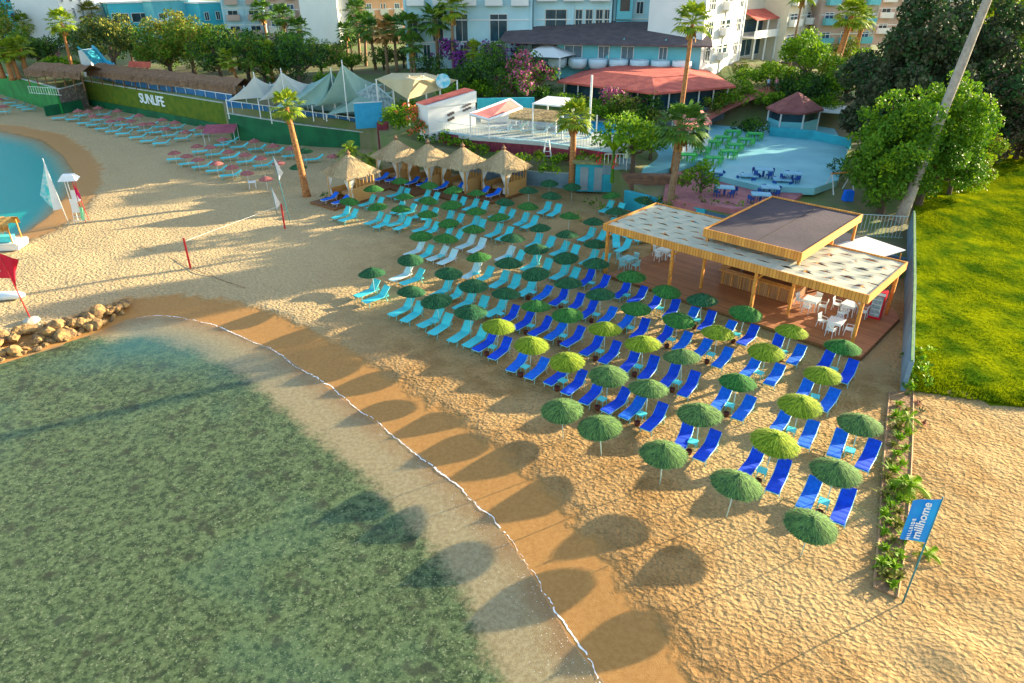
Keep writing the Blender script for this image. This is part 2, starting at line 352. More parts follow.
# ------------------------------------------------------------------ beach furniture
def thatch(R_, seed, zr=1.82, za=2.3, rad=1.03, strands=420, sag=.06):
    mb = MB(); n = 40; prof = []
    K = 7
    vs = []; fs = []
    for i in range(K+1):
        t = i/K; r = rad*(1-t)+.02; z = zr+(za-zr)*(t**1.0)+sag*math.sin(math.pi*t)
        for k in range(n):
            a = 2*math.pi*k/n; rr = r*(1+R_.uniform(-.02, .02)); zz = z+R_.uniform(-.012, .012)-(R_.uniform(0, .05) if i == 0 else 0)
            vs.append((rr*math.cos(a), rr*math.sin(a), zz))
    for i in range(K):
        for k in range(n): fs.append((i*n+k, i*n+(k+1) % n, (i+1)*n+(k+1) % n, (i+1)*n+k))
    # underside
    o = len(vs)
    for k in range(n):
        a = 2*math.pi*k/n; vs.append((rad*.97*math.cos(a), rad*.97*math.sin(a), zr-.05))
    vs.append((0, 0, za-.12)); c = len(vs)-1
    for k in range(n): fs.append((o+(k+1) % n, o+k, c)); fs.append((k, o+k, o+(k+1) % n, (k+1) % n))
    mb.add(vs, fs)
    for _ in range(strands):       # loose straw lying down the cone
        a = R_.uniform(0, 2*math.pi); t0 = R_.uniform(0, .8); t1 = max(-.06, t0-R_.uniform(.15, .4)); w_ = R_.uniform(.006, .016); a1 = a+R_.uniform(-.08, .08)
        def pt(a, t, o_):
            r = rad*(1-t)+.02; z = zr+(za-zr)*t+sag*math.sin(math.pi*max(t, 0))+.012
            return Vector((r*math.cos(a)-o_*math.sin(a), r*math.sin(a)+o_*math.cos(a), z))
        l = R_.uniform(0, .02)
        p = [pt(a, t0, -w_), pt(a, t0, w_), pt(a1, t1, w_)+Vector((0, 0, l)), pt(a1, t1, -w_)+Vector((0, 0, l))]
        mb.add(p, [(0, 1, 2, 3)])
    return mb
def umbrella(name, matn, c1, c2, seed, label, poleM):
    R_ = random.Random(seed); r = empty(name, (0, 0, -50), 0, label, 'umbrella', 'green thatched umbrellas over the loungers')
    m = M(matn, c1, c2, 7, .9, bump=.03, bscale=30)
    thatch(R_, seed).build('canopy', m, r)
    b = MB()
    for _ in range(230):
        a = R_.uniform(0, 6.283); t0 = R_.uniform(0, .85); t1 = max(-.09, t0-R_.uniform(.12, .45)); a1 = a+R_.uniform(-.15, .15); w_ = R_.uniform(.004, .010)
        def pt(a, t, o_):
            rr = 1.03*(1-t)+.02; return Vector((rr*math.cos(a)-o_*math.sin(a), rr*math.sin(a)+o_*math.cos(a), 1.82+.48*t+.06*math.sin(math.pi*max(t, 0))+.022))
        b.add([pt(a, t0, -w_), pt(a, t0, w_), pt(a1, t1, w_), pt(a1, t1, -w_)], [(0, 1, 2, 3)])
    b.build('loose_straw', M(matn+'_straw', tuple(min(.6, x*1.9+.03) for x in c1), tuple(x*1.2+.01 for x in c1), 20, .9), r)
    b = MB(); b.tube([(0, 0, -.1), (0, 0, 2.28)], .024, 8); b.build('pole', poleM, r, True)
    b = MB(); b.lathe([(.0, 2.4), (.03, 2.38), (.045, 2.33), (.08, 2.26)], 8); b.build('finial', m, r, True)
    b = MB()
    for k in range(8):
        a = k*math.pi/4; b.tube([(.03*math.cos(a), .03*math.sin(a), 2.2), (.9*math.cos(a), .9*math.sin(a), 1.8)], .012, 4)
    b.build('rib', poleM, r)
    return Proto(r)
polep = M('umbrella_pole', (.50, .66, .60), (.4, .58, .54), 3, .5)
UG = [umbrella('thatched_umbrella', 'thatch_green', (.04, .18, .02), (.012, .08, .02), 11, 'x', polep),
      umbrella('thatched_umbrella', 'thatch_yellow_green', (.24, .31, .008), (.08, .17, .008), 12, 'x', polep),
      umbrella('thatched_umbrella', 'thatch_dark_green', (.02, .12, .035), (.006, .045, .022), 13, 'x', polep),
      umbrella('thatched_umbrella', 'thatch_olive', (.10, .20, .04), (.03, .08, .03), 14, 'x', polep)]
UGW = ['green', 'yellow-green', 'dark green', 'olive green']

# profile of a lounger: foot at -x, head at +x
PR = [(-1.02, .34), (-.6, .335), (-.1, .33), (.28, .335), (.42, .38), (.68, .66), (.92, .95)]
def strip(prof, hw, t, sub=1):
    mb = MB(); vs = []
    for x, z in prof:
        vs += [(x, -hw, z), (x, hw, z), (x, hw, z-t), (x, -hw, z-t)]
    n = len(prof); fs = []
    for i in range(n-1):
        for k in range(4): fs.append((4*i+k, 4*i+(k+1) % 4, 4*i+4+(k+1) % 4, 4*i+4+k))
    fs += [(3, 2, 1, 0), (4*n-4, 4*n-3, 4*n-2, 4*n-1)]
    return mb.add(vs, fs)
def lounger(name, slm, frm, cushion, group):
    r = empty(name, (0, 0, -50), 0, 'x', 'sun lounger', group)
    b = MB()
    for sy in (-1, 1):
        b.tube([(x, sy*.31, z) for x, z in PR[:5]], .024, 6); 
    for x in (-1.02, -.35, .3): b.tube([(x, -.31, .325), (x, .31, .325)], .018, 5)
    b.tube([(.38, -.31, .36), (.75, -.31, .34), (.75, .31, .34), (.38, .31, .36)], .018, 5)
    b.build('frame', frm, r, True)
    b = MB(); b.tube([(.3, -.31, .34), (PR[4][0], -.31, PR[4][1]), (PR[6][0], -.31, PR[6][1]), (PR[6][0], .31, PR[6][1]), (PR[4][0], .31, PR[4][1]), (.3, .31, .34)], .022, 6)
    b.tube([(PR[5][0], -.28, PR[5][1]), (.78, -.28, .34), (.78, .28, .34), (PR[5][0], .28, PR[5][1])], .014, 5)
    b.build('backrest_frame', frm, r, True)
    for sx, x1 in ((-.75, -.88), (.5, .62)):
        for sy in (-1, 1):
            b = MB(); b.tube([(sx, sy*.31, .32), (x1, sy*.33, -.03)], .02, 6); b.build('leg', frm, r, True)
    strip([(x, z+.012) for x, z in PR[:4]], .285, .012).build('seat', slm, r)
    strip([(x+.01, z+.012) for x, z in PR[3:]], .285, .012).build('backrest', slm, r)
    if cushion:
        pr = []
        for i in range(len(PR)-1):
            (x0, z0), (x1, z1) = PR[i], PR[i+1]
            for j in range(3): t = j/3; pr.append((x0+(x1-x0)*t, z0+(z1-z0)*t+.075+.008*math.sin(j*2+i)))
        pr.append((PR[6][0]+.01, PR[6][1]+.075)); b = strip(pr, .30, .06); b.build('cushion', cushion, r)
    return Proto(r)
LGT = lounger('sun_lounger', turqsl, turq, None, 'turquoise loungers under the green umbrellas')
LGW = lounger('sun_lounger', whitesl, steel, None, 'pale loungers under the green umbrellas')
frt = M('pale_turquoise_frame', (.35, .66, .68), (.25, .6, .62), 3, .4)
LGB = lounger('sun_lounger', turqsl, frt, blue, 'blue cushioned loungers under the green umbrellas')
PR = [(-1.02, .34), (-.6, .335), (-.1, .33), (.22, .335), (.38, .37), (.70, .55), (.98, .74)]
LGB2 = lounger('sun_lounger', turqsl, frt, blue2, 'blue cushioned loungers under the green umbrellas')
LGG = lounger('sun_lounger', whitesl, steel, blue2, 'blue and white loungers in front of the gazebos')
LGL = lounger('sun_lounger', turqsl, turq, None, 'turquoise loungers below the green walls')

def side_table():
    r = empty('side_table', (0, 0, -50), 0, 'x', 'side table', 'small turquoise tables at the umbrella poles')
    b = MB(); b.box((0, 0, .45), (.46, .46, .035)); b.build('tabletop', turq, r)
    for sx in (-1, 1):
        for sy in (-1, 1):
            b = MB(); b.tube([(sx*.18, sy*.18, .44), (sx*.2, sy*.2, 0)], .018, 5); b.build('leg', turq, r)
    return Proto(r)
STB = side_table()
def ash_pot():
    b = MB(); b.lathe([(.0, .0), (.12, 0), (.15, .12), (.17, .26), (.14, .27), (.12, .2), (0, .19)], 10)
    o = b.build('clay_pot', M('clay_pot', (.16, .035, .02), (.09, .025, .015), 6, .7), None, True); o.location = (0, 0, -50)
    return tag(o, 'x', 'pot', 'small dark clay pots beside the umbrella tables')
POT = Proto(ash_pot())

ULIST = """372.8,187.5 399.8,179.3 403.9,194 378.7,204.5 400.9,206.3 426.1,198 429,182.8 426.7,211.5 420.9,233.2 347,198.6 452.5,203.4 449.6,218.6 454.8,187.5 443.7,237.5 476.9,191 475.7,208.6 503.9,198.7 500.9,215.7 527.3,205.1 528.5,189.3 549.6,181.1 550.7,194 541.4,225.6 473.4,226.8 512.3,238 572.2,184 568.7,212.7 593.9,219.2 617.3,210.4 642,197.5 613.8,192.8 567,232.8 595.7,241.7 409.1,255.7 372.8,271.6 447.4,271 409.1,288 438.5,299.3 479.3,254 508,262.2 537.9,247 537.3,271.6 473,282.2 505,292 567,254.6 596.3,262.8 569.3,281 601.5,292.7 632,274.5 665.8,286.9 703.3,298 743.7,311.5 469.7,311 497,323.4 535.7,303.4 568.5,312.8 530.4,342.1 568.8,355.4 605.8,327.5 636.3,305.2 677.9,316.3 644.8,342 684.5,357 718,330.4 767.4,348 791,328.1 608.5,372.8 564.3,407.2 604,424 648.7,387 701.5,413.5 738.2,378.7 824.5,370.4 800.9,402.1 842.7,344.6 860.9,421.7 835.5,470.7 664,452 732.8,483.4 772,441 810.2,521.5"""
rows = {}
for t in ULIST.split():
    px, py = map(float, t.split(',')); v = W(px, py, 1.95); a, b = toAB(v)
    k = 1 if b < 25.5 else 2 if b < 29.5 else 3 if b < 33.5 else 4 if b < 36.7 else 5 if b < 41.15 else 6 if b < 44.6 else 7 if b < 49 else 8 if b < 53.5 else 9
    rows.setdefault(k, []).append((a, b, px, py, v))
YELLOW = [(530, 342), (569, 355), (606, 327), (645, 342), (772, 441), (801, 402), (824, 370), (497, 323), (791, 328), (767, 348), (718, 330)]
OLIVE = [(861, 422), (835, 471), (810, 521), (733, 483), (664, 452), (604, 424), (564, 407), (649, 387), (608, 373), (684, 357), (701, 413)]
DARK = [(373, 272), (409, 288), (438, 299), (470, 311), (473, 282), (505, 292), (447, 271), (409, 256), (537, 272), (508, 262), (569, 281), (601, 293), (567, 255), (596, 263), (596, 242), (567, 233), (538, 247), (512, 238), (541, 226), (617, 210), (594, 219), (550, 181), (572, 184), (642, 197), (528, 189), (504, 199), (551, 194), (703, 298)]
def nearp(l, px, py): return any(abs(px-x) < 2.5 and abs(py-y) < 2.5 for x, y in l)
NOBED = [(549.6, 181.1), (572.2, 184), (642, 197.5), (528.5, 189.3), (568.7, 212.7)]
R = random.Random(5)
for k in sorted(rows):
    for i, (a, b, px, py, v) in enumerate(sorted(rows[k], key=lambda q: q[0])):
        ty = 1 if nearp(YELLOW, px, py) else 3 if nearp(OLIVE, px, py) else 2 if nearp(DARK, px, py) else 0
        sc = 1.02 if px > 650 and py > 400 else (.93 if py < 230 else .97)
        u = UG[ty].put((v.x, v.y, R.uniform(-.08, .05)), R.uniform(0, 6.28), '%s thatched umbrella, %s from the left in the %s row from the sea' % (UGW[ty], ORD[i+1], ORD[k]), sc*R.uniform(.95, 1.05))
        u.rotation_euler = (R.gauss(0, .055), R.gauss(0, .055), R.uniform(0, 6.28))
        if k == 1 or nearp(NOBED, px, py): continue
        # which beds stand at this pole
        if k == 2: bl = (px > 490,)*2
        elif k == 3: bl = (px > 520, px > 500)
        elif k == 4: bl = (px > 560, px > 530)
        elif k == 5: bl = (px > 590,)*2
        else: bl = (False, False)
        anyb = bl[1]
        for sd_, isb in zip((-1, 1), bl):
            da = (sd_*(.72 if anyb else .62)+(.05 if anyb else .35)); db = -.3 if anyb else -.5
            p = AB(a+da+R.uniform(-.08, .08), b+db+R.uniform(-.18, .12), 0)
            rz = math.radians(54)+R.gauss(0, .07)
            side = 'left' if sd_ < 0 else 'right'
            if isb:
                P_ = LGB2 if (R.random() < (.5 if px > 700 else .2) or nearp([(767, 348), (718, 330), (824, 370)], px, py)) else LGB; wd = 'blue cushioned'
            elif nearp([(443.7, 237.5), (473.4, 226.8)], px, py) or (nearp([(479.3, 254), (512.3, 238), (409, 255.7), (420.9, 233)], px, py) and sd_ < 0): P_ = LGW; wd = 'pale sunlit'  # pale sling paints the wash of sun onto turquoise loungers
            else: P_ = LGT; wd = 'plain turquoise'
            P_.put((p.x, p.y, 0), rz, '%s lounger, %s one at the %s umbrella of the %s row from sea' % (wd, side, ORD[i+1], ORD[k]), 1.0 if isb else 1.08)
        if anyb or R.random() < .3:
            p = AB(a-.02, b-.42, 0); STB.put((p.x, p.y, 0), math.radians(54)+R.gauss(0, .1), 'small turquoise table at the %s umbrella pole of the %s row from sea' % (ORD[i+1], ORD[k]))
        if anyb and R.random() < .8:
            p = AB(a+.05+R.uniform(-.08, .08), b-.95, 0); POT.put((p.x, p.y, 0), 0, 'dark clay pot by the table at the %s umbrella of the %s row' % (ORD[i+1], ORD[k]))

# turquoise loungers beside the open side of the bar pavilion
for i, (px, py, dg, nm) in enumerate([(616, 244, 85, 'turned straight inland'), (623, 249, 50, 'closest to the first table'), (618, 233, 35, 'at the back left post'), (633, 236, 20, 'second from right at the back'), (645, 240, 15, 'furthest right at the back')]):
    v = W(px, py+3, 0); LGT.put((v.x, v.y, 0), math.radians(dg), 'turquoise lounger inside the left end of the pergola, %s' % nm)

# left beach: turquoise loungers and red umbrellas
def red_umb():
    r = empty('red_umbrella', (0, 0, -50), 0, 'x', 'umbrella', 'faded red umbrellas below the green walls')
    thatch(random.Random(21), 2, zr=1.75, za=2.2, rad=.98, strands=120, sag=.05).build('canopy', M('faded_red_cloth', (.42, .15, .13), (.28, .09, .08), 3, .8), r)
    b = MB(); b.tube([(0, 0, -.1), (0, 0, 2.3)], .03, 6); b.build('pole', steel, r, True)
    return Proto(r)
RU = red_umb()
q = lambda l, z, ox, oy: [(ox+x/z, oy+y/z) for x, y in l]
LB = q([(185, 148), (245, 170), (308, 185), (378, 205), (447, 228), (305, 110), (370, 125), (445, 140), (525, 160), (605, 180), (410, 78), (490, 88), (575, 98), (660, 115), (745, 132), (850, 150), (440, 62)], 4.876, 140, 130)
LA = q([(245, 475), (300, 480), (345, 495), (380, 503), (418, 517), (460, 528), (500, 538), (556, 552), (600, 567), (650, 577), (330, 465), (400, 483), (450, 495), (495, 503), (540, 513), (585, 525), (630, 533), (685, 545), (735, 557), (420, 460), (510, 478), (610, 500), (655, 510), (710, 515), (760, 527), (815, 540)], 3.996, 0, 0)
LC = q([(30, 300), (90, 330), (150, 350), (190, 365), (230, 380), (40, 400)], 7.6, 0, 60)
RB = q([(165, 102), (225, 118), (280, 135), (340, 75), (275, 70), (430, 97), (370, 153), (445, 172), (520, 200), (612, 228), (510, 112), (585, 128), (555, 45), (648, 68), (735, 80), (400, 38), (675, 152), (940, 118)], 4.876, 140, 130)
RA = q([(310, 437), (350, 440), (390, 425), (467, 437), (553, 455), (645, 472), (697, 483), (800, 503), (425, 462), (480, 470), (520, 478), (570, 490), (660, 508), (370, 458), (600, 488), (440, 478), (740, 520)], 3.996, 0, 0)
for lst, ang, nm in ((LB, 22, 'in the group left of the tall palm'), (LA, 20, 'in the group under the lettered wall'), (LC, 20, 'at the far left edge')):
    for i, (px, py) in enumerate(sorted(lst)):
        v = W(px, py+.8, .1); LGL.put((v.x, v.y, 0), math.radians(ang)+R.gauss(0, .06), 'turquoise lounger %s, %s counting from the left' % (nm, ORD[i+1] if i < 20 else 'twenty-'+ORD[i-19]), 1.22)
for lst, nm in ((RB, 'in the group left of the tall palm'), (RA, 'in the row group under the lettered wall'), ([(2.6, 105), (-1, 98)], 'at the far left edge')):
    for i, (px, py) in enumerate(sorted(lst)):
        v = W(px, py, 1.7); RU.put((v.x, v.y, 0), R.uniform(0, 6), 'faded red umbrella %s, %s counting from the left' % (nm, ORD[i+1]), .8)
for px, py, nm in ((304.6+0, 149.5, 'behind'), (298, 165.3, 'left of')):
    v = W(px, py, 2); u = UG[2].put((v.x, v.y, 0), 1, 'dark green thatched umbrella %s the tall palm, among the red umbrellas' % nm, .95)
# gazebo loungers
GZL = [(330, 197, 'first'), (341, 200, 'second'), (382, 177, 'third'), (393, 178, 'fourth'), (412, 181, 'fifth'), (424, 182, 'sixth'), (441, 186, 'seventh'), (457, 187, 'eighth'), (482, 191, 'ninth'), (494, 193, 'tenth')]
for px, py, nm in GZL:
    v = W(px, py+1, .6); LGG.put((v.x, v.y, .22), math.radians(50)+R.gauss(0, .05), 'white framed blue lounger before the gazebos, %s from the left' % nm)

# ------------------------------------------------------------------ the rising hotel grounds
CPX = [(-200, 70, 4.2), (0, 85, 4.2), (60, 98, 4.1), (120, 92, 4.4), (230, 108, 4.4), (300, 118, 3.8), (370, 135, 3.0), (30, 60, 6), (160, 60, 6), (250, 60, 6.4), (60, 40, 8.5), (200, 30, 8.5), (330, 45, 8), (330, 75, 6.0),
       (430, 128, 4.2), (520, 130, 4.2), (610, 150, 4.0), (470, 70, 7), (560, 85, 6.5), (650, 95, 6), (730, 90, 6), (560, 176, 1.8), (600, 178, 2.4), (640, 170, 2.9), (520, 160, 2.7), (440, 146, 2.8), (560, 163, 2.7), (600, 166, 2.8), (490, 172, 1.7), (690, 130, 2.4), (720, 145, 2.2), (760, 140, 2.2), (780, 130, 2.4), (830, 155, 2.3), (820, 175, 2.2), (690, 180, 1.9), (780, 185, 2.1), (830, 188, 2.3), (730, 200, 1.9),
       (640, 190, 1.7), (750, 212, 1.6), (830, 200, 1.6), (890, 212, 1.2), (800, 85, 6.5), (860, 80, 5), (600, 55, 8.5), (500, 55, 8.5), (740, 60, 8), (950, 140, 1.2), (1000, 60, 2.5), (900, 40, 4.5), (1100, 150, .8), (950, 385, .05), (1020, 400, .05), (960, 300, .1), (1010, 250, .2), (930, 240, .5), (1150, 400, .05), (960, 190, .8), (700, 20, 9), (200, 5, 10), (1000, 10, 6)]
CW = [W(x, y, z) for x, y, z in CPX]
cx = np.array([v.x for v in CW]); cy = np.array([v.y for v in CW]); cz = np.array([v.z for v in CW])
def gz(x, y):
    x = np.asarray(x, float); y = np.asarray(y, float)
    d = (x[..., None]-cx)**2+(y[..., None]-cy)**2+6
    wt = d**-1.7; return (wt*cz).sum(-1)/wt.sum(-1)
def G(px, py, dz=0.0):
    z = 4.0
    for _ in range(25):
        v = W(px, py, z); z = .5*z+.5*float(gz(v.x, v.y))
    v = W(px, py, z); v.z = z+dz; return v
wall_b = 58.2
front = [W(-400, 70), W(-150, 82), W(0, 92), W(62, 112), W(90, 105), W(228, 132), W(232, 139), W(378, 150), W(388, 164), W(425, 170), W(470, 176), W(515, 184), W(570, 189), W(618, 196)]
a0, _ = toAB(W(640, 219)); 
for a in (-35.5, -30, -24, -17, -9.5): front.append(AB(a, wall_b))
front += [Vector((x, 62+.5*(x-36), 0)) for x in (37.5, 60, 120, 400)]
fr = [front[0]]
for p in front[1:]:
    if p.x > fr[-1].x+.05: fr.append(p)
bx = np.array([p.x for p in fr]); by = np.array([p.y for p in fr])
gxs = np.unique(np.concatenate([np.arange(bx[0], -80, 6), np.arange(-80, 62, 1.2), np.arange(62, 400, 8)]))
dd = np.concatenate([[0, .02, .3], np.arange(1.5, 60, 1.5), np.arange(60, 200, 6), [230, 300, 500, 900, 2000]])
gX = np.repeat(gxs[:, None], len(dd), 1); gY = np.interp(gX, bx, by)+dd[None, :]
gZ = gz(gX, gY); gZ[:, 0] = -.6
gv = np.stack([gX.ravel(), gY.ravel(), gZ.ravel()], 1); nn_ = len(dd)
ii = np.arange(len(gxs)*nn_).reshape(len(gxs), nn_)
gf = np.stack([ii[:-1, :-1].ravel(), ii[1:, :-1].ravel(), ii[1:, 1:].ravel(), ii[:-1, 1:].ravel()], 1)
gm = bpy.data.meshes.new('hotel_grounds'); gm.from_pydata(gv.tolist(), [], gf.tolist()); gm.update(); gm.polygons.foreach_set('use_smooth', [True]*len(gm.polygons))
gm.materials.append(M('garden_ground', (.11, .17, .04), (.20, .17, .09), .25, .9, bump=.08, bscale=1.5))
tag_g = bpy.data.objects.new('hotel_grounds', gm); COL.objects.link(tag_g); tag(tag_g, kind='structure')

# ------------------------------------------------------------------ walls along the beach
def wallseg(name, pts, tops, mat, label, cat='wall', t=.3, cap=None, capm=None, base=-.3, group=None):
    """pts: ground points of the front foot, tops: height of each"""
    if cap: r = empty(name, pts[0], 0, label, cat, group); inv = Matrix.Translation(-Vector(pts[0]))
    mb = MB(); vs = []; n = len(pts)
    cb = MB(); cvs = []
    for i, p in enumerate(pts):
        d = (pts[min(i+1, n-1)]-pts[max(i-1, 0)]); d.z = 0; d.normalize(); nr = Vector((-d.y, d.x, 0))
        q = p.copy(); h = tops[i]
        for (o, z) in ((0, base), (t, base), (t, h), (0, h)): vs.append(Vector((q.x+nr.x*o, q.y+nr.y*o, z)))
        for (o, z) in ((-.06, h+.002), (t+.06, h+.002), (t+.06, h+.12), (-.06, h+.12)): cvs.append(Vector((q.x+nr.x*o, q.y+nr.y*o, z)))
    fs = []
    for i in range(n-1):
        for k in range(4): fs.append((4*i+k, 4*i+(k+1) % 4, 4*i+4+(k+1) % 4, 4*i+4+k))
    fs += [(3, 2, 1, 0), (4*n-4, 4*n-3, 4*n-2, 4*n-1)]
    if not cap:
        mb.add(vs, fs); return tag(mb.build(name, mat), label, cat, group)
    mb.add([inv @ v for v in vs], fs); mb.build('wall_face', mat, r); cb.add([inv @ v for v in cvs], fs); cb.build('coping', capm, r); return r
grn = M('green_cladding', (.01, .24, .04), (.008, .15, .03), .5, .7)
grn2 = M('green_cladding_dark', (.006, .14, .05), (.004, .09, .035), .5, .7)
moss = M('moss_green_cladding', (.13, .17, .008), (.07, .13, .008), .9, .9, bump=.05, bscale=6)
concr = M('pale_coping', (.45, .5, .46), (.33, .38, .35), 1.2, .8)
bluew = M('deep_blue_panel', (.005, .13, .30), (.004, .09, .24), .6, .5)
turw = M('turquoise_wall_paint', (.03, .38, .46), (.025, .30, .38), .8, .7)
slate = M('slate_blue_wall', (.06, .14, .22), (.05, .11, .18), .6, .7)
greyb = M('grey_blue_render', (.22, .32, .36), (.16, .24, .28), 1, .8)
maroon = M('maroon_brick', (.22, .035, .05), (.13, .02, .035), 2.5, .8)
wallseg('green_wall', [W(-260, 70), W(-100, 82), W(0, 94), W(62, 114)], [4.4, 4.4, 4.2, 4.2], grn, 'bright green sea wall at the far left under the thatched terrace', cap=True, capm=concr)
mb = MB(); p0 = W(50, 113); p1 = W(86, 110)
wallseg('green_step_wall', [W(47, 116.5), W(84, 110)], [1.6, 1.7], grn2, 'low dark green wall jutting out left of the lettered wall')
# return wall with mosaic tiles
mos = bpy.data.materials.new('mosaic_panel'); mos.use_nodes = True; n_ = mos.node_tree; vo = n_.nodes.new('ShaderNodeTexVoronoi'); vo.inputs['Scale'].default_value = 2.2
cr_ = n_.nodes.new('ShaderNodeValToRGB'); cr_.color_ramp.elements[0].color = (.5, .45, .38, 1); cr_.color_ramp.elements[1].color = (.18, .14, .12, 1); cr_.color_ramp.elements[1].position = .5
tcm = n_.nodes.new('ShaderNodeTexCoord'); n_.links.new(tcm.outputs['Object'], vo.inputs['Vector']); n_.links.new(vo.outputs['Distance'], cr_.inputs[0]); n_.links.new(cr_.outputs[0], n_.nodes['Principled BSDF'].inputs['Base Color'])
wallseg('mosaic_wall', [W(63.5, 113), W(89.5, 107)], [3.7, 4.0], mos, 'patterned stone return wall between the green wall and the lettered wall', cap=True, capm=white)
A_ = W(91, 105.5); B_ = W(229, 132.5)
d_ = (B_-A_).normalized(); nrm = Vector((-d_.y, d_.x, 0))
r = empty('lettered_wall', A_, math.atan2(d_.y, d_.x), 'long moss green wall with white letters above the red umbrellas', 'wall'); LW = (B_-A_).length
MB().box((LW/2, .15, 2.65), (LW, .3, 3.1)).build('wall_face', moss, r); MB().box((LW/2, .1, .5), (LW, .5, 1.2)).build('plinth', grn2, r)
MB().box((LW-.7, .06, 2.12), (1.5, .44, 4.2)).build('end_pier', moss, r)
MB().box((LW/2, .2, 4.27), (LW+.1, .55, .14)).build('coping', concr, r)
tc_ = bpy.data.curves.new('lettering', 'FONT'); tc_.body = 'SUNLIFE'; tc_.size = 2.15; tc_.extrude = .04; tc_.space_character = .93; tc_.align_x = 'CENTER'; tc_.offset = .03
to = bpy.data.objects.new('tmp_text', tc_); COL.objects.link(to); bpy.context.view_layer.update()
tm = bpy.data.meshes.new_from_object(to.evaluated_get(bpy.context.evaluated_depsgraph_get())); bpy.data.objects.remove(to)
tm.transform(Matrix.Rotation(math.pi/2, 4, 'X')); tm.materials.clear(); tm.materials.append(M('sign_white', (.80, .85, .85), (.75, .8, .8), 1, .5))
lt = bpy.data.objects.new('lettering', tm); COL.objects.link(lt); lt.parent = r
tl = Matrix.Rotation(-math.atan2(d_.y, d_.x), 3, 'Z') @ (W(146.5, 100, 3.0)-A_); lt.location = (tl.x, -.05, 2.2)
# blue band behind / above
def panelrow(name, p, q_, z0, z1, mat, label, cat, t=.12, posts=0, group=None):
    d = q_-p; L_ = Vector((d.x, d.y, 0)).length; r = empty(name, (p.x, p.y, 0), math.atan2(d.y, d.x), label, cat, group)
    sl = (q_.z-p.z)
    mb = MB(); mb.add([(0, 0, z0), (L_, 0, z0+sl), (L_, t, z0+sl), (0, t, z0), (0, 0, z1), (L_, 0, z1+sl), (L_, t, z1+sl), (0, t, z1)], [(0, 3, 2, 1), (4, 5, 6, 7), (0, 1, 5, 4), (1, 2, 6, 5), (2, 3, 7, 6), (3, 0, 4, 7)]); mb.build('panel', mat, r)
    mb = MB(); mb.add([(0, -.03, z1+.003), (L_, -.03, z1+sl+.003), (L_, t+.03, z1+sl+.003), (0, t+.03, z1+.003), (0, -.03, z1+.09), (L_, -.03, z1+sl+.09), (L_, t+.03, z1+sl+.09), (0, t+.03, z1+.09)], [(0, 3, 2, 1), (4, 5, 6, 7), (0, 1, 5, 4), (1, 2, 6, 5), (2, 3, 7, 6), (3, 0, 4, 7)]); mb.build('top_rail', steel, r)
    for i in range(posts):
        x = (i+.5)/posts*L_; b = MB(); b.box((x, -.05, (z0+z1)/2+sl*x/L_), (.08, .06, z1-z0+.1)); b.build('post', steel, r)
    return r
panelrow('glass_screen', A_+nrm*.9, B_+nrm*.9+d_*1, 4.3, 5.35, bluew, 'dark blue glass screen running above the lettered wall', 'screen', posts=16)
A2 = W(232, 139.5); B2 = W(379, 149.5)
wallseg('dark_green_wall', [A2, W(300, 146), B2], [3.6, 2.9, 2.0], grn2, 'dark green wall between the lettered wall and the gazebos', cap=True, capm=concr)
d2_ = B2-A2; n2 = Vector((-d2_.y, d2_.x, 0)).normalized()
pa = A2+n2*.32; pb = B2+n2*.32; pb.z = -1.6
panelrow('glass_screen', pa, pb, 3.75, 5.3, bluew, 'dark blue glass screen above the dark green wall, left of maroon pillar', 'screen', posts=14)
pa = A2+n2*3.5+d2_*.27; pb = B2+n2*3.5-d2_*.04; pb.z = -1.2
panelrow('glass_screen', pa, pb, 4.6, 7.0, M('pale_blue_screen', (.25, .42, .46), (.2, .35, .4), 1, .35), 'pale blue screen under the white and green sails', 'screen', posts=10)
b = MB(); b.box((0, 0, 1.7), (1.3, 1.3, 4.6)); o = b.build('pillar', maroon); o.location = W(385, 153); tag(o, 'square maroon pillar at the right end of the green wall', 'pillar')
# kiosk steps shed by the lettered wall end
r = empty('steel_cabinet', W(243, 139), .2, 'tall narrow pale blue cabinet at the right end of the lettered wall', 'cabinet')
b = MB(); b.box((0, 0, 1.5), (1.1, .7, 3.0)); b.build('body', M('pale_blue_metal', (.3, .48, .55), (.25, .4, .5), 1, .5), r); b = MB(); b.box((0, -.37, 1.7), (.8, .04, 2.3)); b.build('door', white, r)
r = empty('red_tent', W(222, 143), .3, 'low faded red tarpaulin canopy by the lettered wall end', 'canopy')
b = MB(); b.slab([(-2.2, -1.3, 1.7), (2.0, -1.5, 1.6), (2.4, 1.2, 2.3), (-1.8, 1.3, 2.4)], .05); b.build('tarpaulin', M('faded_red_tarp', (.42, .10, .13), (.3, .07, .1), 2, .8), r)
for x, y in ((-2.1, -1.2), (1.9, -1.4), (2.3, 1.1), (-1.7, 1.2)):
    b = MB(); b.tube([(x, y, -.1), (x, y, 1.7 if y < 0 else 2.3)], .04, 5); b.build('leg', steel, r)

# grey blue wall below the pool slope, and turquoise/slate wall behind the pavilion
wallseg('grey_blue_wall', [W(462, 176), W(515, 184), W(552, 187.5), W(588, 191)], [1.7, 1.6, 1.6, 1.9], greyb, 'grey blue rendered wall behind the last green umbrellas', cap=True, capm=concr)
wallseg('turquoise_wall', [AB(-38.6, wall_b-.1), AB(-33.2, wall_b-.1), AB(-29.5, wall_b-.1)], [1.75, 1.75, 1.7], turw, 'bright turquoise wall behind the left end of the pergola', cap=True, capm=turw)
wallseg('slate_wall', [AB(-29.45, wall_b-.1), AB(-22, wall_b-.1), AB(-12, wall_b-.1)], [1.7, 1.65, 1.6], slate, 'slate blue wall section behind the dark roof of the bar')
